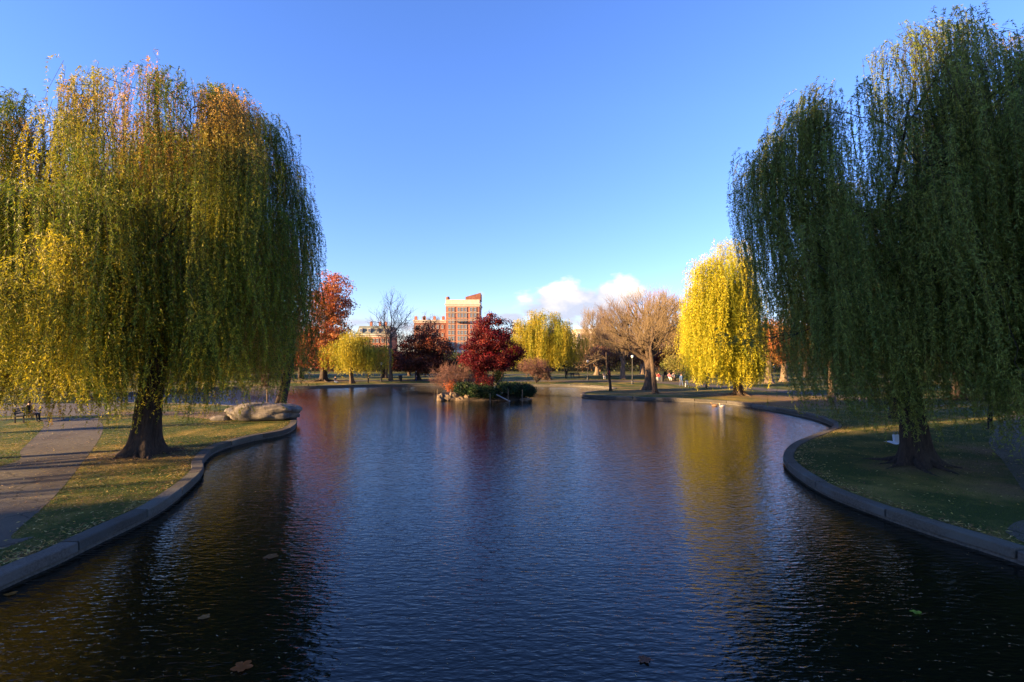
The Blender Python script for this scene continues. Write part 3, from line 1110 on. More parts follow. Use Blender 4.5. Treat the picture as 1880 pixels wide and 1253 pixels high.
for i, (px, dd, lob, lab) in enumerate([
        (1144, 84, [(1140, 615, 46, 38), (1125, 580, 34, 30)], 'tan-twigged tree with short squat sunlit trunk on the lit lawn'),
        (1232, 92, [(1228, 585, 40, 46), (1255, 620, 26, 30)], 'tall tan-twigged tree directly behind the heavy forked one'),
        (1096, 100, [(1096, 600, 34, 34), (1085, 635, 28, 26)], 'tan-twigged tree before the pale stone building'),
        (1180, 104, [(1180, 575, 46, 40), (1170, 620, 60, 34)], 'hazy tan-twigged tree farthest back on the lawn')]):
    tree('bare_tree', lab, (XA(px, dd), dd), [E(a, b, dd, c_, e_) for a, b, c_, e_ in lob], .45, 2.6, 260, 0, seed=40 + i, bark=BARKP, twig=[TWIGG, TWIG, TWIG, TWIGR][i], twigs=8, twigL=1.4, ks=(6, 5, 3), group=gb, minr=.04, twr=.018)
tree('autumn_tree', 'low reddish brown tree in shade behind the forked trunk', (XA(1222, 88), 88), [E(1222, 655, 88, 32, 18)], .3, 1.8, 160, 30, .3, [(.16, .06, .04), (.12, .05, .035)], 47, BARKD, group=g0)
tree('autumn_tree', 'brownish low tree beside the squat trunk', (XA(1118, 92), 92), [E(1110, 655, 92, 46, 20), E(1165, 650, 92, 30, 22)], .3, 1.8, 200, 26, .3, [(.20, .10, .06), (.13, .06, .05), (.26, .14, .06)], 48, BARKD, group=g0)
tree('autumn_tree', 'yellow-green leafy tree with orange-lit trunk behind the walkers', (XA(1273, 74), 74), [E(1262, 610, 74, 34, 34), E(1245, 640, 74, 26, 22), E(1285, 630, 74, 22, 30)], .33, 5.2, 200, 26, .26,
     [(.24, .19, .05), (.17, .15, .04), (.30, .22, .06)], 49, BARKP, twig=TWIG, group=g0)
tree('autumn_tree', 'small pale yellow-green tree above the seated group', (XA(1238, 80), 80), [E(1236, 668, 80, 18, 14)], .14, 1.5, 60, 34, .22, [(.26, .24, .06), (.2, .2, .05)], 50, BARK, group=g0)
for i, (px, dd, tp, w_, lab) in enumerate([(1412, 72, 585, 26, 'orange tree with sunlit pink trunk beyond the golden willow'), (1440, 76, 600, 24, 'second orange tree glimpsed between golden and dark willows')]):
    tree('autumn_tree', lab, (XA(px, dd), dd), [E(px, (tp + 665) / 2, dd, w_, (665 - tp) / 2)], .5, 3.2, 170, 34, .26, [(.50, .20, .05), (.42, .15, .05), (.5, .26, .07)], 52 + i, BARKP, group=g0)
# dead leaning snag
d = 57
rs = np.random.default_rng(8)
tx, ty_ = XA(1121, d), d
t = thing('leaning_tree', (tx, ty_, LAND), 'slim dark leaning tree with one bare side branch on the point', 'tree', gb)
q = Q()
s = np.linspace(0, 1, 12)
P = np.stack([XA(1121, d) - s * .55 + .06 * np.sin(s * 7), ty_ + 0 * s, LAND - .1 + s * 4.6], 1)
q.tubes(P, np.interp(s, [0, .06, .5, 1], [.26, .17, .13, .07]), 10)
q.build('trunk', BARKD, t, smooth=True)
q = Q()
a = P[9]
for k in range(7):
    e = a + np.array([-1.6 - k * .35, rs.uniform(-.8, .8), rs.uniform(-.9, .5) - .1 * k])
    m_ = (a + e) / 2 + np.array([0, 0, .35])
    q.tubes(np.array([a, (a + m_) / 2 + (0, 0, .1), m_, (m_ + e) / 2, e]), [.05, .04, .03, .02, .008], 5)
    for j in range(8):
        f_ = m_ + (e - m_) * rs.random()
        g_ = f_ + rs.normal(0, .35, 3)
        q.tubes(np.array([f_, (f_ + g_) / 2, g_]), [.014, .01, .004], 3)
q.build('branch', TWIG, t)

# trees behind the shaded willow and at the frame edges
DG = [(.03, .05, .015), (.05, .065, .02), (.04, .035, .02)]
gs = 'trees beyond the shaded lawn'
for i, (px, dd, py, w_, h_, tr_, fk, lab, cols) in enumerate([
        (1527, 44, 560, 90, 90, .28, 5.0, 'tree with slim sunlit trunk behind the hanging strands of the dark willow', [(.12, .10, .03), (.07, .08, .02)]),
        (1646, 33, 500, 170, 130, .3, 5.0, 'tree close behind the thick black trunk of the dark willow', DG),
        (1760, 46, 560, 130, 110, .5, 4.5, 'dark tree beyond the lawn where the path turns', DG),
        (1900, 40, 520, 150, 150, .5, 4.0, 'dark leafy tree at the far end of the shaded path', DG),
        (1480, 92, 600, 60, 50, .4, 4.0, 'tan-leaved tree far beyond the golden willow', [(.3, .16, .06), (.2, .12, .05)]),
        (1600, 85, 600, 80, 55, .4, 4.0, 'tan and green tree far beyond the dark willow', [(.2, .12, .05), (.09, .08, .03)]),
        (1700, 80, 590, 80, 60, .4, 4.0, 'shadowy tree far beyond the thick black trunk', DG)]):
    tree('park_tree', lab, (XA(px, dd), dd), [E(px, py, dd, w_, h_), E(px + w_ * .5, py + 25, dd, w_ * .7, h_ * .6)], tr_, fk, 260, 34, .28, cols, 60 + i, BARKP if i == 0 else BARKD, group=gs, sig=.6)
DR = [(.13, .05, .025), (.08, .05, .02), (.05, .055, .02)]
for i, (px, dd, py, w_, h_, lab, cols) in enumerate([
        (40, 75, 620, 90, 60, 'brown-leaved tree across the plaza, seen through the big willow', DR),
        (190, 82, 625, 80, 55, 'dark red tree beyond the cove, seen through the big willow', [(.2, .06, .03), (.1, .04, .02)]),
        (330, 88, 625, 80, 50, 'dull green tree across the cove behind the big willow', [(.06, .07, .02), (.10, .07, .03)]),
        (455, 92, 630, 70, 45, 'rust-red tree on the far shore behind the tall dark willow', [(.24, .07, .03), (.16, .05, .03)])]):
    tree('park_tree', lab, (XA(px, dd), dd), [E(px, py, dd, w_, h_), E(px + w_ * .5, py + 20, dd, w_ * .6, h_ * .6)], .4, 3.2, 240, 34, .34, cols, 80 + i, BARKD, group='trees beyond the cove', sig=.6)
# trees outside the frame whose shadows cross the lawns
gl = 'tall leafless trees west of the path'
for i, (x_, y_, h_) in enumerate([(-38, 13.5, 15), (-47, 19, 17), (-43, 9, 16), (-58, 22, 18), (-50, 2, 17), (-72, 40, 18), (-66, 33, 16), (-84, 30, 18)]):
    tree('bare_tree', 'tall leafless tree standing in the grass west of the path', (x_, y_), [(x_, y_, h_ * .68, 4.0, 4.0, h_ * .34)], .36, 4.5, 120, 0, seed=100 + i, bark=BARK, twig=TWIGG, twigs=4, ks=(5, 4, 3), group=gl, minr=.03)

# ------------------------------------------------------------------ distant wood behind everything
rng = np.random.default_rng(77)
dq = Q()
n = 150000
th = rng.uniform(-1.15, 1.15, n)
dd = rng.uniform(118, 150, n)
x = np.tan(th) * dd
pxs = 940 + F * np.tan(th)
topz = np.interp(pxs, [-500, 0, 500, 560, 680, 740, 830, 940, 1060, 1080, 1250, 1400, 1900, 2400], [11, 11, 10, 9, 5.2, 5, 5.5, 6, 6.5, 12, 15, 14, 14, 13])
cell = np.floor(x / 5.5).astype(int) % 997
cr = np.random.default_rng(4).random((997, 3))
lump = .72 + .28 * np.sin(x * .55 + cr[cell, 0] * 2) * np.cos(dd * .3) + .08 * np.sin(x * 2.1)
z = LAND + rng.random(n) ** .8 * topz * lump
basec = np.where((pxs > 1040)[:, None], np.array([.20, .115, .055]), np.where((pxs > 640)[:, None], np.array([.055, .032, .024]), np.array([.12, .045, .028])))
tint = basec * (.45 + 1.0 * cr[cell, 1])[:, None] * (1 + rng.normal(0, .2, (n, 1)))
gm = (cr[cell, 2] > .72)
tint[gm] = np.array([.05, .06, .02]) * (1 + rng.normal(0, .2, (gm.sum(), 1)))
D = rdir(rng, n)
Sd = np.cross(D, rdir(rng, n))
Sd /= np.linalg.norm(Sd, axis=1, keepdims=True)
dq.leaves(np.stack([x, dd, z], 1), D, Sd, rng.uniform(.4, .85, n), rng.uniform(.3, .6, n), np.clip(tint, .003, .9))
o = dq.build('distant_trees', LEAF)
o['kind'] = 'stuff'
o['label'] = 'massed brown and dark trees closing off the park'


# ------------------------------------------------------------------ shrubs and island
def shrub(name, label, base, lobes, n, cols, lsize, seed, bare=False, sig=.2, group=None, twig=TWIGR, bark=BARKD, stems=7, leaves=30, zb=None, cat='shrub', twigL=.5, stemr=.035, twigs=10):
    rng = np.random.default_rng(seed)
    bz = zb if zb is not None else LAND
    root = thing(name, (base[0], base[1], bz), label, cat, group)
    pts = shell(rng, n, lobes, .3)
    pts = pts[pts[:, 2] > bz + .05]
    q = Q()
    brs = attract(rng, (base[0], base[1], bz - .05), (0, 0, 1), pts, stemr * 2.2, (stems, 4, 3), fr=.6, minr=.012, jit=.12)
    add_branches(q, brs, (0, 1, 2, 3), 5)
    q.build('stems', bark, root)
    c = Q()
    if bare:
        m = len(pts) * twigs
        ci = np.repeat(np.arange(len(pts)), twigs)
        o_ = pts[ci] + rng.normal(0, .12, (m, 3))
        d_ = rdir(rng, m) + np.array([0, 0, .3])
        t = np.linspace(-.4, 1, 4)
        nodes = o_[:, None] + d_[:, None] * (twigL * rng.uniform(.4, 1.2, m)[:, None] * t)[..., None] + rng.normal(0, .03, (m, 4, 3))
        c.tubes(nodes, np.tile([.011, .010, .008, .004], (m, 1)), 3, close=False)
        c.build('twigs', twig, root)
    if leaves and cols:
        c = Q()
        m = len(pts) * leaves
        ci = np.repeat(np.arange(len(pts)), leaves)
        P_ = pts[ci] + rng.normal(0, sig, (m, 3))
        P_[:, 2] = np.maximum(P_[:, 2], bz + .02)
        D_ = rdir(rng, m)
        S_ = np.cross(D_, rdir(rng, m))
        S_ /= np.linalg.norm(S_, axis=1, keepdims=True)
        cc = pal(rng, cols, len(pts), .25)[ci] * (1 + rng.normal(0, .2, (m, 1)))
        sz = lsize * rng.uniform(.6, 1.3, m)
        c.leaves(P_, D_, S_, sz, sz * .7, np.clip(cc, .003, .9))
        c.build('foliage', LEAF, root)
    return root


DI = 49.5
ICX, IRX, IRY = XA(893, DI), 4.7, 1.95
iq = Q()
k, rings = 72, 12
a = np.arange(k) * 2 * np.pi / k
ri = np.random.default_rng(9)
edge = 1 + .06 * np.sin(3 * a + 1) + .05 * np.sin(5 * a) + .03 * np.sin(11 * a)
v = []
for i in range(rings + 1):
    s_ = 1.04 - i / rings * 1.035
    zz = -.35 + .95 * (1 - s_ ** 3.0) ** .8 if s_ < 1 else -.5
    v.append(np.stack([ICX + np.cos(a) * IRX * s_ * edge, DI + np.sin(a) * IRY * s_ * edge, zz + .04 * np.sin(a * 7 + i) * (s_ < 1)], 1))
i_, j_ = np.meshgrid(np.arange(rings), np.arange(k), indexing='ij')
iq.add(np.array(v), np.stack([i_ * k + j_, i_ * k + (j_ + 1) % k, (i_ + 1) * k + (j_ + 1) % k, (i_ + 1) * k + j_], -1))
isl = iq.build('island_ground', M('damp_earth', (.03, .024, .016), .95, (.07, .05, .03), 6, bump=.8), smooth=True)
isl['kind'] = 'structure'


def rock_mesh(q, c, r, seed, k=16, n=9, chunky=.16):
    rg_ = np.random.default_rng(seed)
    ph = rg_.uniform(0, 6, 9)
    th = np.linspace(0, np.pi, n + 2)
    a = np.arange(k) * 2 * np.pi / k
    T_, A_ = np.meshgrid(th, a, indexing='ij')
    X = np.sin(T_) * np.cos(A_)
    Y = np.sin(T_) * np.sin(A_)
    Z = np.cos(T_)
    rr = 1 + chunky * (np.sin(3 * X + ph[0]) * np.cos(3 * Y + ph[1]) + .6 * np.sin(6 * Z + ph[2] + 3 * X) + .5 * np.sin(7 * Y + 5 * X + ph[3])) + rg_.normal(0, chunky * .16, X.shape) - chunky * .25 * np.abs(np.sin(5 * X + 4 * Z + ph[4])) ** 6 - chunky * .5 * np.abs(np.sin(4 * Y - 6 * X + 3 * Z + ph[5])) ** 8
    # flatten into facets
    p = 1.0 / np.maximum(np.maximum(np.abs(X) ** 3 + np.abs(Y) ** 3 + np.abs(Z) ** 3, 1e-3) ** (1 / 3), .5)
    rr = rr * (.35 + .65 * p)
    rr[0] = rr[0].mean()
    rr[-1] = rr[-1].mean()
    v = np.stack([X * rr * r[0], Y * rr * r[1], Z * rr * r[2]], -1) + np.array(c)
    i_, j_ = np.meshgrid(np.arange(n + 1), np.arange(k), indexing='ij')
    q.add(v, np.stack([i_ * k + j_, (i_ + 1) * k + j_, (i_ + 1) * k + (j_ + 1) % k, i_ * k + (j_ + 1) % k], -1))


ROCKL = M('sandy_rock', (.08, .06, .04), .85, (.18, .13, .085), 4, bump=.8, bscale=14)
for i, (px, py, w_, h_, lab) in enumerate([(808, 733, 7, 9, 'pale upright rock at the lit end of the island'), (820, 731, 9, 6, 'broad tan rock between two island posts'),
                                          (834, 729, 10, 9, 'rounded tan rock under the orange island shrub'), (845, 735, 8, 6, 'tan rock beside the junipers near the water'),
                                          (857, 731, 6, 6, 'small tan rock set among the juniper branches'), (893, 736, 8, 3, 'flat pale rock left of the middle island post'),
                                          (906, 736.5, 7, 3, 'flat pale rock beside the wooden ramp'), (965, 734, 10, 3, 'low grey ledge at the shaded end of the island')]):
    d_ = 48.2 + (i % 3) * .15
    q = Q()
    rock_mesh(q, (XA(px, d_), d_, ZA(py, d_)), (w_ * d_ / F, .35, h_ * d_ / F), 200 + i)
    o = q.build('rock', ROCKL, loc=(XA(px, d_), d_, 0))
    tag(o, lab, 'rock', 'rocks edging the island')

RED = [(.10, .009, .014), (.145, .011, .016), (.06, .005, .010), (.19, .028, .02)]
REDT = [(.45, .06, .03), (.38, .04, .025)]
MOUNDS_I = None


def island_z(x, y):
    return .5


dI = 50.0
rt = (XA(903, dI), dI)
root = thing('maple_tree', (rt[0], rt[1], .45), 'crimson maple in the middle of the island', 'maple tree')
rng = np.random.default_rng(91)
lobes = [E(884, 600, dI, 18, 20), E(902, 592, dI, 16, 16), E(930, 606, dI, 14, 18), E(900, 625, dI, 36, 24), E(872, 640, dI, 26, 18), E(935, 645, dI, 26, 18), E(900, 662, dI, 46, 18), E(880, 682, dI, 20, 12), E(950, 655, dI, 12, 9),
         E(862, 660, dI, 20, 12), E(918, 590, dI, 7, 14)]
pts = shell(rng, 420, lobes, .35)
pts[:, 1] = dI + (pts[:, 1] - dI) * .8
q = Q()
for fx in (-.35, .05, .45):
    P = np.array([[rt[0] + fx * .2, rt[1], .4], [rt[0] + fx, rt[1], 1.2], [rt[0] + fx * 2.2, rt[1] + .2 * fx, 2.2]])
    q.tubes(P, [.13, .11, .09], 8)
    sub = pts[np.argsort(np.abs(pts[:, 0] - (rt[0] + fx * 5)))[:160]]
    add_branches(q, attract(rng, P[-1], (fx * .5, 0, .9), sub, .08, (4, 4, 3), minr=.012), (0, 1, 2, 3), 5)
q.build('trunk', BARK, root, smooth=True)
c = Q()
n = len(pts) * 100
ci = np.repeat(np.arange(len(pts)), 100)
P_ = pts[ci] + rng.normal(0, .26, (n, 3)) * np.array([1, 1, .6])
D = rdir(rng, n)
Sd = np.cross(D, rdir(rng, n))
Sd /= np.linalg.norm(Sd, axis=1, keepdims=True)
cc = pal(rng, RED, len(pts), .25)[ci]
cc = cc * (1 + rng.normal(0, .2, (n, 1)))
sz = .125 * rng.uniform(.6, 1.3, n)
c.leaves(P_, D, Sd, sz, sz * .8, np.clip(cc, .003, .9))
c.build('crown', LEAF, root)

gi = 'shrubs on the island'
shrub('bare_shrub', 'wide pinkish leafless shrub overhanging the lit end of the island', (XA(838, 50), 50.2), [E(825, 688, 50, 34, 16), E(812, 700, 50, 20, 10), E(855, 690, 50, 24, 16)], 130, None, .1, 92, bare=True, group=gi, zb=.4, leaves=0, twigL=.6, twigs=14)
shrub('orange_shrub', 'small orange-red shrub above the tan rocks', (XA(828, 49.2), 49.2), [E(828, 710, 49.2, 9, 8)], 40, [(.48, .13, .04), (.35, .10, .04)], .09, 93, group=gi, zb=.4, leaves=40)
JUN = [(.018, .045, .02), (.03, .07, .025), (.012, .03, .016), (.07, .10, .03)]
for i, (px, py, w_, h_, dd_, lab) in enumerate([(852, 714, 18, 9, 48.9, 'dark juniper spreading beside the orange shrub'), (878, 718, 20, 9, 48.4, 'dark juniper under the crimson maple'),
                                               (900, 720, 16, 8, 48.3, 'low juniper hanging over the flat pale rocks'), (935, 712, 24, 9, 48.9, 'broad dark juniper beyond the wooden ramp'),
                                               (962, 717, 20, 10, 49.2, 'dark juniper at the shaded end of the island')]):
    shrub('juniper', lab, (XA(px, dd_), dd_ + .3), [E(px, py, dd_, w_, h_), E(px - w_ * .5, py + 3, dd_, w_ * .5, h_ * .7), E(px + w_ * .5, py + 2, dd_, w_ * .55, h_ * .8)], 150, JUN, .12, 94 + i, group=gi, zb=.3, leaves=60, sig=.16, stems=5)
shrub('yellow_shrub', 'yellow-green shrub between the maple trunk and the far shore', (XA(916, 50.8), 50.8), [E(917, 692, 50.8, 12, 12)], 60, [(.30, .26, .04), (.18, .19, .03)], .10, 101, group=gi, zb=.5, leaves=36)
shrub('crimson_shrub', 'low dark crimson shrub at the foot of the maple', (XA(885, 49.5), 49.6), [E(888, 700, 49.6, 20, 12)], 80, RED, .11, 102, group=gi, zb=.5, leaves=36)
shrub('crabapple_tree', 'rounded reddish-brown leafless crabapple on the far shore', (XA(985, 72.5), 72.5), [E(980, 676, 72.5, 30, 18), E(1000, 686, 72.5, 16, 12)], 190, [(.16, .06, .04), (.10, .06, .03)], .12, 103, bare=True, leaves=14, cat='tree', stems=5, stemr=.07,
      twigL=.7)
# island posts, ramp
for i, (px, py, hh, lab) in enumerate([(803, 734, 1.05, 'lit wooden post at the end of the island'), (828, 736, 1.15, 'lit wooden post before the tan rocks'), (861, 738, .7, 'short dark post in front of the junipers'),
                                       (900, 739, .85, 'thin pale post by the flat rocks'), (933, 738, 1.25, 'thin grey post beside the ramp foot'), (959, 738, 1.2, 'thin grey post before the shaded junipers'), (797, 733, 1.1, 'dark leaning stake outside the first lit post')]):
    d_ = 4.6 * F / (py - HY)
    q = Q()
    x_ = XA(px, d_)
    ln = .12 if i == 6 else 0
    q.tubes(np.array([[x_, d_, -.5], [x_ + ln * .5, d_, hh * .5], [x_ + ln, d_, hh]]), [.045, .042, .035], 8)
    o = q.build('wooden_post', BARKP if i != 2 and i != 6 else BARKD, loc=(x_, d_, 0), smooth=False)
    tag(o, lab, 'post', 'posts standing in the water round the island')
q = Q()
d_ = 47.6
rampc = (XA(925, d_), d_, ZA(731.5, d_))
ang = math.atan2(13.5, 27)
vv_ = np.array([[-.80, -.22, -.03], [.80, -.22, -.03], [.80, .22, -.03], [-.80, .22, -.03], [-.80, -.22, .03], [.80, -.22, .03], [.80, .22, .03], [-.80, .22, .03]])
ca, sa = math.cos(-ang), math.sin(-ang)
vr = np.stack([vv_[:, 0] * ca - vv_[:, 2] * sa, vv_[:, 1], vv_[:, 0] * sa + vv_[:, 2] * ca], 1) + rampc
q.add(vr, [[0, 3, 2, 1], [4, 5, 6, 7], [0, 1, 5, 4], [1, 2, 6, 5], [2, 3, 7, 6], [3, 0, 4, 7]])
for k_ in range(9):
    u_ = -.7 + k_ * .17
    q.box((rampc[0] + u_ * ca - .04 * sa, rampc[1], rampc[2] + u_ * sa + .045 * ca), (.03, .42, .025))
t = q.build('duck_ramp', M('weathered_wood', (.22, .22, .24), .8, (.34, .34, .35), 9, stretch=(1, 6, 1)), loc=(rampc[0], rampc[1], 0))
tag(t, 'grey wooden ramp sloping from the island into the water', 'ramp')

# ------------------------------------------------------------------ boulders, sign post
bd = 30.6
q = Q()
rock_mesh(q, (XA(481, 32), 32, .80), (2.3, .9, .60), 5, k=72, n=44, chunky=.08)
o = q.build('boulder', ROCK, loc=(XA(482, bd), bd + .8, LAND), smooth=True)
tag(o, 'long grey boulder at the tip of the bank', 'boulder')
q = Q()
rock_mesh(q, (XA(405, 31.8), 31.8, .38), (.60, .34, .24), 6, k=20, n=12, chunky=.10)
o = q.build('boulder', ROCK, loc=(XA(405, 31), 31.2, LAND), smooth=True)
tag(o, 'small low stone on the bare earth beside the long boulder', 'boulder')
d_ = 34.2
t = thing('sign_post', (XA(489, d_), d_, LAND), 'post with a brown notice box behind the long boulder', 'sign post')
q = Q()
q.tubes(np.array([[XA(491, d_), d_, LAND], [XA(491, d_), d_, 2.4]]), [.07, .06], 10)
q.build('post', BARKP, t)
q = Q()
q.box((XA(488, d_), d_ - .1, 2.75), (.46, .16, .80))
q.build('board', M('brown_board', (.06, .028, .02), .7), t)
q = Q()
q.box((XA(487, d_), d_ - .12, 2.30), (.74, .24, .06))
q.build('trim', BARKP, t)
q = Q()
q.box((XA(487, d_), d_ - .12, 3.19), (.74, .24, .06))
q.build('trim', BARKP, t)

# ------------------------------------------------------------------ buildings
def building(name, label, x0, x1, y0, depth, h, wall, cols, rows, winw, winh, z0=1.4, frame=TRIM, cat='building', group=None, base_stone=0.0, cornice=True, skip=()):
    cx = (x0 + x1) / 2
    root = thing(name, (cx, y0, 0), label, cat, group)
    q = Q()
    q.box((cx, y0 + depth / 2, h / 2 + base_stone / 2), (x1 - x0, depth, h - base_stone))
    q.build('wall', wall, root)
    if base_stone:
        q = Q()
        q.box((cx, y0 + depth / 2 - .1, base_stone / 2), (x1 - x0 + .3, depth + .3, base_stone))
        q.build('stone_base', STONE, root)
    if cornice:
        q = Q()
        q.box((cx, y0 + depth / 2, h + .25), (x1 - x0 + .9, depth + .9, .5))
        q.box((cx, y0 + depth / 2, h - .35), (x1 - x0 + .3, depth + .3, .7))
        q.build('cornice', STONE, root)
    fh = (h - z0 - .8) / rows
    wn = 0
    for r_ in range(rows):
        for c_ in cols:
            if wn >= 98 or (r_, c_) in skip:
                continue
            wx = x0 + c_ * (x1 - x0)
            wz = z0 + fh * (r_ + .5)
            q = Q()
            q.box((wx, y0 - .10, wz), (winw * .8, .05, winh * .94), mi=1)
            for sx in (-1, 1):
                q.box((wx + sx * winw * .5, y0 - .10, wz), (winw * .14, .22, winh), mi=0)
            q.box((wx, y0 - .11, wz + winh * .53), (winw * 1.3, .26, winh * .14), mi=0)
            q.box((wx, y0 - .13, wz - winh * .53), (winw * 1.3, .30, winh * .12), mi=0)
            q.box((wx, y0 - .14, wz), (winw * .8, .05, .07), mi=0)
            q.build('window', [frame, GLASS], root)
            wn += 1
    return root, cx


def chimney(root, x, y, z, w=.9, h=1.6, mat=BRICK):
    q = Q()
    q.box((x, y, z + h / 2), (w, w, h))
    q.box((x, y, z + h + .08), (w + .2, w + .2, .16))
    q.tubes(np.array([[x, y, z + h + .1], [x, y, z + h + .55]]), [.16, .13], 8)
    q.build('chimney', mat, root)


BD = 210
hx0, hx1 = XA(818.5, BD), XA(880, BD)
Ht = ZA(560, BD)
root, cx = building('apartment_tower', 'tall red brick apartment tower with cream cornice behind the maple', hx0, hx1, BD, 15, Ht, BRICK,
                    [.11, .215, .385, .485, .585, .76, .87], 9, 1.05, 1.75, z0=2.6, base_stone=0)
q = Q()
q.box((cx, BD + 7.5, Ht + 1.15), (hx1 - hx0 + .1, 15.1, 2.2))
q.build('parapet', STONE, root)
q = Q()
for zz in (Ht - 3.4, Ht - 6.6, 7.0):
    q = Q()
    q.box((cx, BD - .12, zz), (hx1 - hx0, .24, .35))
    q.build('string_course', TRIM, root)
q = Q()
q.box((cx - .2, BD - .14, 3.2), (hx1 - hx0 - .2, .30, 6.0))
q.build('stone_facade', STONE, root)
q = Q()
q.box((hx0 + .48 * (hx1 - hx0), BD - .7, Ht - 7.4), (5.2, 1.2, .16))
for k_ in range(14):
    q.box((hx0 + .48 * (hx1 - hx0) - 2.5 + k_ * .385, BD - 1.25, Ht - 6.9), (.05, .05, .9))
q.box((hx0 + .48 * (hx1 - hx0), BD - 1.25, Ht - 6.45), (5.2, .07, .07))
q.build('balcony', BLACK, root)
# rooftop house with a slanted top
q = Q()
rz0 = Ht + 2.25
a0, a1 = XA(855, BD + 3), XA(882.5, BD + 3)
zA, zB = ZA(546, BD + 3), ZA(538.5, BD + 3)
q.add([(a0, BD + 2, rz0), (a1, BD + 2, rz0), (a1, BD + 11, rz0), (a0, BD + 11, rz0), (a0, BD + 2, zA), (a1, BD + 2, zB), (a1, BD + 11, zB), (a0, BD + 11, zA)],
      [[0, 3, 2, 1], [4, 5, 6, 7], [0, 1, 5, 4], [1, 2, 6, 5], [2, 3, 7, 6], [3, 0, 4, 7]])
q.build('roof_house', BRICKD, root)
q = Q()
q.tubes(np.array([[XA(861.5, BD), BD + 3, rz0], [XA(861.5, BD), BD + 3, rz0 + 2.6]]), [.1, .06], 6)
q.build('antenna', METAL, root)
q = Q()
q.lathe([(.01, rz0), (.85, rz0), (.85, rz0 + 1.0), (.55, rz0 + 1.4), (.01, rz0 + 1.55)], (XA(821, BD), BD + 2, 0), 12)
q.build('water_tank', BRICKD, root)

BD2 = 190
x0, x1 = XA(655, BD2), XA(716, BD2)
h2 = ZA(616, BD2)
root, cx = building('row_house', 'red brick row house with grey-green mansard roof behind the bare tree', x0, x1, BD2, 12, h2, BRICK, [.08, .2, .32, .5, .62, .78, .9], 4, .9, 1.5, z0=.8)
q = Q()
q.add([(x0, BD2 - .2, h2 + .5), (x1, BD2 - .2, h2 + .5), (x1, BD2 + 12, h2 + .5), (x0, BD2 + 12, h2 + .5), (x0 + .6, BD2 + 1.3, h2 + 3.7), (x1 - .6, BD2 + 1.3, h2 + 3.7), (x1 - .6, BD2 + 11, h2 + 3.7), (x0 + .6, BD2 + 11, h2 + 3.7)],
      [[0, 3, 2, 1], [4, 5, 6, 7], [0, 1, 5, 4], [1, 2, 6, 5], [2, 3, 7, 6], [3, 0, 4, 7]])
q.build('mansard_roof', SLATE, root)
for k_ in range(4):
    q = Q()
    q.box((x0 + (k_ + .5) * (x1 - x0) / 4, BD2 + .3, h2 + 1.9), (1.1, 1.1, 1.7))
    q.box((x0 + (k_ + .5) * (x1 - x0) / 4, BD2 - .28, h2 + 1.9), (.7, .06, 1.2), mi=1)
    q.build('dormer', [STONE, GLASS], root)
for f_ in (.35, .62, .8):
    chimney(root, x0 + f_ * (x1 - x0), BD2 + 4, h2 + 3.6)
BD3 = 214
x0, x1 = XA(760, BD3), XA(818, BD3)
h3 = ZA(590, BD3)
root, cx = building('row_house', 'brown brick row house with several chimneys beside the tall tower', x0, x1, BD3, 12, h3, BRICKD, [.1, .25, .4, .6, .75, .9], 5, .9, 1.5, z0=.8)
for f_ in (.02, .28, .3, .62, .9):
    chimney(root, x0 + f_ * (x1 - x0), BD3 + 3, h3 + .5, w=1.1)
x0, x1 = XA(500, BD2 + 10), XA(652, BD2 + 10)
building('row_house', 'long red brick row house behind the orange trees', x0, x1, BD2 + 10, 12, ZA(625, BD2 + 10), BRICK, [i_ * .07 + .04 for i_ in range(14)], 4, .9, 1.5, z0=.8)
x0, x1 = XA(1058, 205), XA(1112, 205)
building('stone_building', 'pale stone building rising beyond the tan trees', x0, x1, 205, 14, ZA(606, 205), M('pale_stone', (.55, .46, .36), .8, (.62, .53, .42), 1), [.1, .25, .4, .55, .7, .85], 4, 1.0, 1.6, z0=1)
x0, x1 = XA(893, 230), XA(1050, 230)
building('row_house', 'brown brick row house hidden behind the golden willow', x0, x1, 230, 14, ZA(628, 230), BRICKD, [.1, .3, .5, .7, .9], 3, 1.0, 1.6, z0=1)
# unseen blocks west of the park (behind the camera), put in to keep the bridge end of the pond in shade
BIGB = [(-126, -96, -31.6, 46), (-126, -96, -75, 46)]
for i, (xa, xb, yb, hh) in enumerate(BIGB):
    cy_ = yb - 20
    root = thing('shade_block', ((xa + xb) / 2, cy_, 0), ['unseen tall brick block put in to shade the bridge end', 'second unseen brick block put in to lengthen that shade'][i], 'building')
    q = Q()
    q.box(((xa + xb) / 2, cy_, hh / 2), (xb - xa, 40, hh))
    q.build('wall', BRICKD, root)
    q = Q()
    q.box(((xa + xb) / 2, cy_, hh + .3), (xb - xa + 1, 41, .6))
    q.build('cornice', STONE, root)
    for r_ in range(9):
        for c_ in range(8):
            q = Q()
            wy, wz = cy_ - 17.5 + c_ * 5, 4 + r_ * 4.4
            q.box((xb + .03, wy, wz), (.08, 1.5, 2.1), mi=1)
            q.box((xb + .06, wy, wz - 1.15), (.22, 1.9, .2), mi=0)
            q.box((xb + .06, wy, wz + 1.15), (.22, 1.9, .2), mi=0)
            q.build('window', [STONE, GLASS], root)


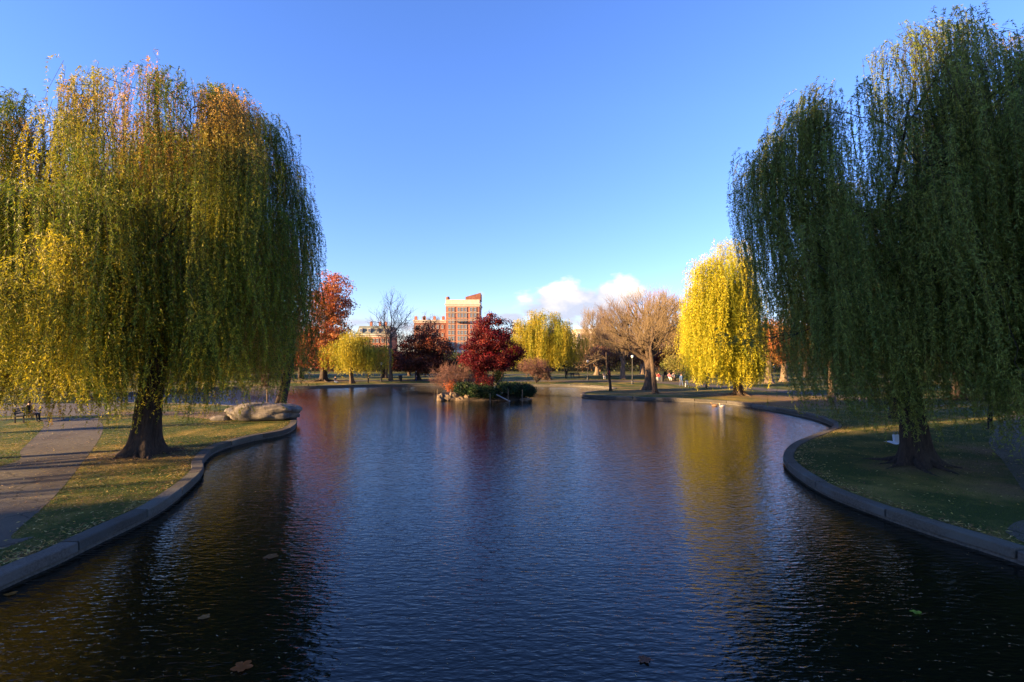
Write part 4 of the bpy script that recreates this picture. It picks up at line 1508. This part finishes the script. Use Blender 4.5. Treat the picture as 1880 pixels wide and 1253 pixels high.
# ------------------------------------------------------------------ street furniture
def lamp(px, d, top_py, label, first=[None]):
    x_ = XA(px, d)
    h = ZA(top_py, d) - LAND
    root = thing('street_lamp', (x_, d, LAND), label, 'street lamp', 'lamp posts along the paths')
    q = Q()
    q.lathe([(.01, 0), (.20, 0), (.20, .10), (.14, .16), (.12, .5), (.15, .56), (.075, .66), (.06, h - .55), (.10, h - .5), (.10, h - .44), (.01, h - .43)], (x_, d, LAND), 12)
    q.build('pole', BLACK, root)
    q = Q()
    q.lathe([(.01, h - .44), (.13, h - .43), (.21, h - .2), (.17, h - .06), (.01, h - .05)], (x_, d, LAND), 12)
    q.build('lantern', GLOBE, root, smooth=True)
    q = Q()
    q.lathe([(.20, h - .07), (.16, h - .01), (.05, h + .05), (.02, h + .13), (.005, h + .15)], (x_, d, LAND), 12)
    q.build('cap', BLACK, root)


lamp(700, 76, 665, 'dark lamp post with white lantern beside the slender bare tree')
lamp(1079, 80, 661, 'lamp post with white lantern near the far benches')
lamp(1161, 70, 652, 'tall lamp post standing on the sunlit strip of the point')
lamp(1297, 61, 676, 'dark lamp post among the golden willow strands')


def bench(loc, rz, label, group='park benches'):
    root = thing('park_bench', (0, 0, 0), label, 'bench', group)
    q = Q()
    for k_ in range(4):
        q.box((0, -.18 + k_ * .12, .44), (1.7, .095, .035))
    q.build('seat', WOOD, root)
    q = Q()
    for k_ in range(3):
        q.box((0, .27 + .035 * k_, .58 + k_ * .13), (1.7, .03, .095), tilt=-.2)
    q.build('backrest', WOOD, root)
    for sx in (-.75, .75):
        q = Q()
        q.box((sx, -.18, .21), (.06, .06, .42))
        q.box((sx, .25, .42), (.06, .06, .84))
        q.box((sx, .02, .40), (.06, .46, .05))
        q.box((sx, .0, .64), (.05, .5, .04))
        q.box((sx, -.22, .53), (.05, .05, .22))
        q.build('leg', BLACK, root)
    root.location = loc
    root.rotation_euler = (0, 0, rz)
    return root


b0 = bench((*W(52, 774), LAND), R(105), 'bench under the seated person at the edge of the plaza')
for px, py, rz_, lab in [(1046, 694, 0, 'dark bench on the far lawn past the golden willow'), (1056, 693.5, .1, 'dark bench just beyond its twin on the far lawn'), (1208, 700, .2, 'bench under the seated group nearest the forked trunk'),
                         (1232, 700, .15, 'bench under the pair seated beyond the squat post'), (1284, 706, .4, 'dark bench under the figure by the golden willow'), (1108, 697, 0, 'bench below the couple in pink'),
                         (1620, 742, .3, 'bench beyond the shaded lawn behind the dark willow')]:
    x_, y_ = W(px, py)
    dup(b0, (x_, y_ + .1, LAND), rz_, lab)


def bin_(px, py, label):
    x_, y_ = W(px, py)
    root = thing('litter_bin', (x_, y_, LAND), label, 'litter bin', 'litter bins')
    q = Q()
    q.lathe([(.01, 0.02), (.27, .02), (.30, .8), (.32, .85), (.27, .86), (.25, .7), (.01, .68)], (x_, y_, LAND), 14)
    q.build('barrel', BLACK, root)
    q = Q()
    q.lathe([(.31, .862), (.30, .93), (.18, 1.0), (.01, 1.02)], (x_, y_, LAND), 14)
    q.build('lid', BLACK, root)


bin_(735, 701, 'black litter bin beside the slender bare tree')
bin_(1216, 701, 'pale-sided bin between the two seated groups')

# low iron fence along the back of the park
root = thing('iron_fence', (0, 112, LAND), 'low dark iron fence along the back edge of the park', 'fence')
q = Q()
for x_ in np.arange(-90, 90, 3.0):
    q.box((x_, 112, LAND + .6), (.12, .12, 1.3))
q.build('post', BLACK, root)
q = Q()
for z_ in (.25, 1.1):
    q.box((0, 112, LAND + z_), (180, .05, .05))
for x_ in np.arange(-90, 90, .3):
    q.box((x_ + .12, 112, LAND + .66), (.025, .025, 1.1))
q.build('railings', BLACK, root)


# ------------------------------------------------------------------ people
def flat(name, c, r=.8):
    return M(name, c, r, tuple(min(1, x * 1.25) for x in c), 12)


SKIN = flat('skin', (.45, .27, .19), .6)
HAIRS = {'dark': flat('dark_hair', (.02, .014, .01)), 'brown': flat('brown_hair', (.09, .05, .025)), 'grey': flat('grey_hair', (.35, .33, .31))}
SHOE = flat('shoe', (.03, .028, .025), .6)


def person(loc, rz, label, top, legs, pose='stand', hair='dark', seed=0, h=1.72, parts=True):
    rg_ = np.random.default_rng(seed)
    J = {}
    if pose == 'sit':
        J['pel'] = (0, .05, .50)
        J['sp'] = (0, .10, .72)
        J['ch'] = (0, .09, .95)
        J['nk'] = (0, .06, 1.09)
        hd = (0, .01, 1.20)
        for s, S_ in ((-1, 'l'), (1, 'r')):
            J['hip' + S_] = (s * .09, .02, .49)
            J['kn' + S_] = (s * .12, -.40, .50)
            J['an' + S_] = (s * .12, -.42, .09)
            J['to' + S_] = (s * .13, -.60, .04)
            J['sh' + S_] = (s * .18, .08, 1.03)
            J['el' + S_] = (s * .23, -.02, .78)
            J['wr' + S_] = (s * .12, -.24, .66)
    else:
        st = .26 if pose == 'walk' else .03
        J['pel'] = (0, 0, .92)
        J['sp'] = (0, .0, 1.12)
        J['ch'] = (0, .01, 1.32)
        J['nk'] = (0, 0, 1.47)
        hd = (0, -.015, 1.58)
        for s, S_ in ((-1, 'l'), (1, 'r')):
            J['hip' + S_] = (s * .09, 0, .90)
            J['kn' + S_] = (s * .095, -s * st * .55 - .02, .50)
            J['an' + S_] = (s * .095, -s * st + (.10 if (s < 0 and st > .1) else 0), .09 + (.05 if (s < 0 and st > .1) else 0))
            J['to' + S_] = (s * .11, -s * st - .16 + (.10 if (s < 0 and st > .1) else 0), .035)
            J['sh' + S_] = (s * .185, 0, 1.41)
            J['el' + S_] = (s * .225, s * st * .25 + .02, 1.13)
            J['wr' + S_] = (s * .22, s * st * .6 - .06, .89)
    J['hd0'] = (hd[0], hd[1], hd[2] - .03)
    J['hd1'] = (hd[0], hd[1] - .01, hd[2] + .07)
    J['nose'] = (hd[0], hd[1] - .11, hd[2] - .005)
    rad = dict(pel=.13, sp=.125, ch=.14, nk=.055, hd0=.075, hd1=.085, nose=.012)
    for S_ in 'lr':
        rad.update({'hip' + S_: .085, 'kn' + S_: .058, 'an' + S_: .04, 'to' + S_: .032, 'sh' + S_: .06, 'el' + S_: .042, 'wr' + S_: .028})
    ed = [('pel', 'sp'), ('sp', 'ch'), ('ch', 'nk'), ('nk', 'hd0'), ('hd0', 'hd1'), ('hd0', 'nose')]
    zone = {e: ('t' if i < 3 else 's') for i, e in enumerate(ed)}
    for s, S_ in ((-1, 'l'), (1, 'r')):
        for e, zc in ((('pel', 'hip' + S_), 'l'), (('hip' + S_, 'kn' + S_), 'l'), (('kn' + S_, 'an' + S_), 'l'), (('an' + S_, 'to' + S_), 'f'), (('ch', 'sh' + S_), 't'), (('sh' + S_, 'el' + S_), 't'), (('el' + S_, 'wr' + S_), 't')):
            ed.append(e)
            zone[e] = zc
        w_ = np.array(J['wr' + S_])
        e_ = np.array(J['el' + S_])
        dr = (w_ - e_) / np.linalg.norm(w_ - e_)
        J['pm' + S_] = tuple(w_ + dr * .07)
        rad['pm' + S_] = .026
        ed.append(('wr' + S_, 'pm' + S_))
        zone[ed[-1]] = 's'
        sd = np.array([0, 1.0, 0]) if pose != 'sit' else np.array([1.0, 0, 0])
        for k_, (o_, ln_) in enumerate(((-.028, .062), (-.010, .075), (.009, .07), (.027, .055))):
            J['f%d%s' % (k_, S_)] = tuple(w_ + dr * (.075 + ln_) + sd * o_ + np.array([0, -.01, 0]))
            rad['f%d%s' % (k_, S_)] = .008
            ed.append(('pm' + S_, 'f%d%s' % (k_, S_)))
            zone[ed[-1]] = 's'
        J['th' + S_] = tuple(w_ + dr * .07 - sd * .055)
        rad['th' + S_] = .010
        ed.append(('wr' + S_, 'th' + S_))
        zone[ed[-1]] = 's'
    names = list(J)
    me = bpy.data.meshes.new('person')
    me.from_pydata([J[n_] for n_ in names], [(names.index(a), names.index(b)) for a, b in ed], [])
    ob = bpy.data.objects.new('tmp', me)
    C.objects.link(ob)
    mo = ob.modifiers.new('s', 'SKIN')
    sv = me.skin_vertices[0].data
    for i_, n_ in enumerate(names):
        sv[i_].radius = (rad[n_], rad[n_] * (.75 if n_ in ('pel', 'sp', 'ch') else 1))
        sv[i_].use_root = (n_ == 'pel')
    sub = ob.modifiers.new('u', 'SUBSURF')
    sub.levels = 1
    sub.render_levels = 1
    dg = bpy.context.evaluated_depsgraph_get()
    body = bpy.data.meshes.new_from_object(ob.evaluated_get(dg))
    bpy.data.objects.remove(ob)
    body.name = 'body'
    for m_ in (SKIN, top, legs, SHOE):
        body.materials.append(m_)
    A_ = np.array([J[a] for a, b in ed])
    B_ = np.array([J[b] for a, b in ed])
    zi = np.array([{'s': 0, 't': 1, 'l': 2, 'f': 3}[zone[e]] for e in ed])
    for p in body.polygons:
        c_ = np.array(p.center)
        t_ = np.clip(((c_ - A_) * (B_ - A_)).sum(1) / ((B_ - A_) ** 2).sum(1), 0, 1)
        dd_ = np.linalg.norm(A_ + (B_ - A_) * t_[:, None] - c_, axis=1)
        p.material_index = int(zi[dd_.argmin()])
        p.use_smooth = True
    s_ = h / 1.72
    root = thing('person', loc, label, 'person')
    root.rotation_euler = (0, 0, rz)
    root.scale = (s_, s_, s_)
    bo = bpy.data.objects.new('body', body)
    C.objects.link(bo)
    bo.parent = root
    q = Q()
    th = np.linspace(0, np.pi * .62, 7)
    q.lathe([(max(.002, .103 * math.sin(t_)), .115 * math.cos(t_)) for t_ in th], (hd[0], hd[1] + .018, hd[2] + .045), 14)
    hm = q.build('hair', HAIRS[hair], smooth=True)
    hm.parent = root
    return root


cl = {n_: flat('cloth_' + n_, c_) for n_, c_ in dict(black=(.012, .012, .014), navy=(.03, .04, .09), white=(.6, .6, .58), blue=(.08, .14, .28), red=(.5, .06, .07), pink=(.55, .2, .24), grey=(.18, .18, .2), tan=(.4, .28, .16), jeans=(.06, .09, .17)).items()}
PP = [
    (55, 776, 105, 'sit', 'black', 'black', 'person in black seated on the bench by the plaza', 'dark', 0),
    (1261, 713, 180, 'walk', 'black', 'white', 'walker in black top and white trousers on the path', 'dark', 0),
    (1251, 711, 180, 'walk', 'blue', 'jeans', 'walker in blue beside the one in white trousers', 'brown', 0),
    (1284, 706, 20, 'sit', 'black', 'black', 'dark-clad figure seated by the golden willow', 'dark', 0),
    (1204, 700, 12, 'sit', 'tan', 'white', 'seated person in tan nearest the forked trunk', 'brown', 0),
    (1209, 700, 12, 'sit', 'red', 'jeans', 'seated person in red beside the one in tan', 'dark', 0),
    (1229, 700, 8, 'sit', 'pink', 'white', 'seated person in pink beyond the squat bin', 'brown', 0),
    (1236, 700, 8, 'sit', 'grey', 'black', 'seated person in grey beside the one in pink', 'dark', 0),
    (1109, 697, 0, 'sit', 'tan', 'white', 'seated person in tan by the leaning tree', 'brown', 0),
    (1117, 697, 0, 'stand', 'red', 'navy', 'person in red standing by the leaning tree', 'dark', 0),
    (676, 704, 90, 'stand', 'black', 'black', 'lone dark-clad figure under the edge of the small willow', 'dark', 0),
    (616, 703.5, 60, 'sitg', 'navy', 'jeans', 'person in navy sitting on the grass near the orange tree', 'brown', 0),
    (764, 701, 90, 'stand', 'black', 'navy', 'person in dark clothes beside the brown tree trunk', 'dark', 0),
    (1040, 696.5, 0, 'stand', 'black', 'black', 'person in black standing beside the far benches', 'dark', 0),
    (568, 696, 0, 'stand', 'white', 'tan', 'person in white on the lawn beyond the dark willow', 'brown', 0),
    (1818, 790, 200, 'stand', 'navy', 'black', 'dim figure in navy standing on the shaded path', 'dark', 0)]
for i, (px, py, rz_, pose, tp, lg, lab, hr, _) in enumerate(PP):
    x_, y_ = W(px, py)
    z_ = float(gz(x_, y_)) + .012
    if pose == 'sitg':
        z_ -= .36
        pose = 'sit'
    person((x_, y_, z_), R(rz_), lab, cl[tp], cl[lg], pose, hr, i)

# white blanket and pale box on the shaded lawn
d_ = 3762 / 159.5
t = thing('picnic_blanket', (XA(1648, d_), d_, LAND), 'small white blanket spread on the shaded lawn by the black trunk', 'blanket')
q = Q()
gx = np.linspace(-.42, .42, 12)
v = np.array([[(XA(1648, d_) + a_ + .1 * b_, d_ + b_, LAND + .05 + .02 * math.sin(a_ * 14) * math.cos(b_ * 9)) for a_ in gx] for b_ in gx])
i_, j_ = np.meshgrid(np.arange(11), np.arange(11), indexing='ij')
q.add(v, np.stack([i_ * 12 + j_, i_ * 12 + j_ + 1, (i_ + 1) * 12 + j_ + 1, (i_ + 1) * 12 + j_], -1))
q.build('cloth', M('white_cloth', (.75, .75, .76), .8), t)
q = Q()
q.box((XA(1644, d_), d_ - .05, LAND + .26), (.24, .16, .36), tilt=-.15)
o = q.build('canvas_bag', M('pale_canvas', (.45, .5, .55), .8), loc=(XA(1644, d_), d_, LAND + .06))
q2 = Q()
q2.tubes(np.array([[XA(1640, d_), d_ - .02, LAND + .42], [XA(1641, d_), d_ - .01, LAND + .56], [XA(1647, d_), d_ - .01, LAND + .56], [XA(1648, d_), d_ - .02, LAND + .42]]), [.012] * 4, 6)
h_ = q2.build('handle', cl['grey'], o, loc=(XA(1644, d_), d_, LAND + .06))
h_.location = (0, 0, 0)
tag(o, 'pale blue-grey canvas bag standing on the white blanket', 'bag')

# ducks
for i, (px, py, rz_, lab) in enumerate([(1312, 746, 2.9, 'brown duck swimming by the sunlit kerb'), (1326, 747.5, 3.3, 'pale duck swimming just behind the brown one')]):
    d_ = 4.6 * F / (py - HY)
    root = thing('duck', (XA(px, d_), d_, 0), lab, 'duck', None)
    q = Q()
    s = np.linspace(0, 1, 12)
    bx_ = -.26 + .5 * s
    q.tubes(np.stack([bx_, 0 * s, .06 + .05 * (1 - np.sin(s * np.pi)) * (s < .5) + .0 * s], 1), .012 + .105 * np.sin(np.clip(s * .95 + .04, 0, 1) * np.pi) ** .7, 10)
    q.tubes(np.array([[.17, 0, .10], [.22, 0, .18], [.23, 0, .25], [.255, 0, .28], [.30, 0, .275]]), [.055, .036, .036, .045, .028], 10)
    b_ = q.build('body', flat('duck_brown', (.16, .10, .06)) if i == 0 else flat('duck_pale', (.5, .45, .4)), smooth=True)
    b_.parent = root
    q = Q()
    q.tubes(np.array([[.31, 0, .272], [.34, 0, .265], [.375, 0, .262]]), [.018, .015, .008], 8)
    b_ = q.build('bill', flat('bill', (.5, .3, .05)))
    b_.parent = root
    root.rotation_euler = (0, 0, rz_)

# ------------------------------------------------------------------ litter, blades, floating leaves
rng = np.random.default_rng(55)


def inside_path(x, y):
    r_ = pip(x, y, np.concatenate([outl, outr]))
    r_ |= pip(x, y, np.array([W(-420, 764), W(190, 764), W(210, 752), W(225, 741), W(-500, 741)]))
    return r_


inpond = lambda x, y: pip(x, y, offset(shore, .45))
# grass blades
n = 330000
x = np.concatenate([rng.uniform(-30, -9, n // 2), rng.uniform(10, 33, n - n // 2)])
y = 6 + 30 * rng.random(n) ** 1.3
ok = ~inpond(x, y) & ~inside_path(x, y) & (np.abs(x) < y * 1.09 + 1)
dk = dirt_and_sun_at(x, y)
ok &= rng.random(n) > dk * .95
x, y = x[ok], y[ok]
n = len(x)
D = np.stack([rng.normal(0, .35, n), rng.normal(0, .35, n), np.ones(n)], 1)
D /= np.linalg.norm(D, axis=1, keepdims=True)
an = rng.uniform(0, np.pi, n)
Sd = np.stack([np.cos(an), np.sin(an), 0 * an], 1)
f_ = np.clip(.5 + .5 * np.sin(x * .8 + 1) * np.cos(y * .6) + rng.normal(0, .25, n), 0, 1)[:, None]
tint = np.array([.045, .075, .012]) * (1 - f_) + np.array([.10, .13, .02]) * f_
q = Q()
q.leaves(np.stack([x, y, gz(x, y) - .005], 1), D, Sd, rng.uniform(.03, .075, n), rng.uniform(.006, .014, n), tint)
o = q.build('grass', LEAF)
o['kind'] = 'stuff'
o['label'] = 'short green grass growing on the lawns beside the pond'

# fallen willow leaves on the lawns
n = 110000
x = np.concatenate([rng.uniform(-30, -9, n // 2), rng.uniform(10, 33, n - n // 2)])
y = 6 + 34 * rng.random(n) ** 1.2
ok = ~inpond(x, y)
dens = np.exp(-((x - LW[0] + 1) ** 2 + (y - LW[1] + 2) ** 2) / 30) + .45 + .3 * np.sin(x * 1.3) * np.sin(y * 1.1)
ip = inside_path(x, y)
ok &= rng.random(n) < dens * np.where(ip, .09, .55) * np.where(x > 0, .6, 1.7)
x, y = x[ok], y[ok]
# drift caught against the kerb
i0_ = rng.integers(0, len(shore) - 1, 16000)
t0_ = rng.random(16000)[:, None]
ed_ = shore[i0_] * (1 - t0_) + shore[i0_ + 1] * t0_
of_ = offset(shore, 1.0)[i0_] * (1 - t0_) + offset(shore, 1.0)[i0_ + 1] * t0_
dr_ = ed_ + (of_ - ed_) * (.42 + np.abs(rng.normal(0, .28, 16000)))[:, None]
dr_ = dr_[~inpond(dr_[:, 0], dr_[:, 1]) & (dr_[:, 1] < 45) & (rng.random(16000) < .35 + .5 * np.sin(dr_[:, 1] * 1.7) ** 2)]
x, y = np.concatenate([x, dr_[:, 0]]), np.concatenate([y, dr_[:, 1]])
n = len(x)
an = rng.uniform(0, 2 * np.pi, n)
D = np.stack([np.cos(an), np.sin(an), rng.uniform(-.05, .3, n)], 1)
Sd = np.stack([-np.sin(an), np.cos(an), rng.uniform(-.3, .3, n)], 1)
q = Q()
q.leaves(np.stack([x, y, gz(x, y) + .03 * (1 - 0.0) + .0], 1), D, Sd, rng.uniform(.06, .15, n), rng.uniform(.016, .045, n), pal(rng, [(.50, .36, .09), (.6, .46, .18), (.34, .17, .06), (.22, .12, .06)], n))
o = q.build('fallen_leaves', LEAF)
o['kind'] = 'stuff'
o['label'] = 'narrow yellow and brown willow leaves littering the grass'

# scatter of small leaves floating on the water
n = 900
x = rng.uniform(-9, 11, n)
y = 7 + 26 * rng.random(n) ** 1.5
x2 = rng.normal(XA(1000, 30), 1.6, 500)
y2 = rng.normal(30, 3.0, 500)
m2_ = rng.random(500) < .6
x = np.concatenate([x, x2[m2_]])
y = np.concatenate([y, y2[m2_]])
ok = pip(x, y, offset(shore, -.3))
x, y = x[ok], y[ok]
n = len(x)
an = rng.uniform(0, 2 * np.pi, n)
D = np.stack([np.cos(an), np.sin(an), 0 * an], 1)
Sd = np.stack([-np.sin(an), np.cos(an), 0 * an], 1)
q = Q()
q.leaves(np.stack([x, y, np.full(n, .006)], 1), D, Sd, rng.uniform(.03, .08, n), rng.uniform(.007, .02, n), pal(rng, [(.5, .35, .15), (.45, .22, .08), (.4, .38, .25)], n))
o = q.build('floating_leaves', LEAF)
o['kind'] = 'stuff'
o['label'] = 'small pale leaves scattered over the water'

# the few big leaves one can point at
for i, (px, py, sz, col, lab) in enumerate([(498, 1023, .17, (.20, .09, .03), 'brown leaf afloat where the willow reflection meets the blue'), (445, 1226, .16, (.28, .08, .015), 'rusty orange leaf afloat lowest in the dark water'),
                                            (375, 1135, .10, (.26, .13, .04), 'small tan leaf afloat midway between two larger brown ones'), (1183, 1213, .11, (.16, .07, .04), 'dull brown star-shaped leaf afloat in the blue ripples'),
                                            (1682, 1126, .09, (.22, .30, .03), 'bright green leaf afloat on the black water'), (20, 1092, .10, (.26, .11, .02), 'orange leaf afloat against the granite kerb')]):
    x_, y_ = W(px, py, 0)
    rg_ = np.random.default_rng(300 + i)
    q = Q()
    lobn = 5
    a = np.linspace(0, 2 * np.pi, 41)[:-1]
    rr = sz * (.55 + .45 * np.abs(np.cos(a * lobn / 2)) ** 1.5) * (1 + rg_.normal(0, .06, 40))
    ring = np.stack([x_ + rr * np.cos(a), y_ + rr * np.sin(a), .012 + .018 * np.sin(a * 2 + 1) ** 2], 1)
    ring2 = np.stack([x_ + rr * .5 * np.cos(a), y_ + rr * .5 * np.sin(a), np.full(40, .008)], 1)
    ring3 = np.tile([x_, y_, .006], (40, 1)) + np.stack([.002 * np.cos(a), .002 * np.sin(a), 0 * a], 1)
    j_ = np.arange(40)
    q.add(np.concatenate([ring, ring2, ring3]), np.concatenate([np.stack([j_, (j_ + 1) % 40, 40 + (j_ + 1) % 40, 40 + j_], 1), np.stack([40 + j_, 40 + (j_ + 1) % 40, 80 + (j_ + 1) % 40, 80 + j_], 1)]), tint=col)
    o = q.build('fallen_leaf', LEAF, loc=(x_, y_, 0))
    tag(o, lab, 'leaf', 'big leaves floating on the pond')
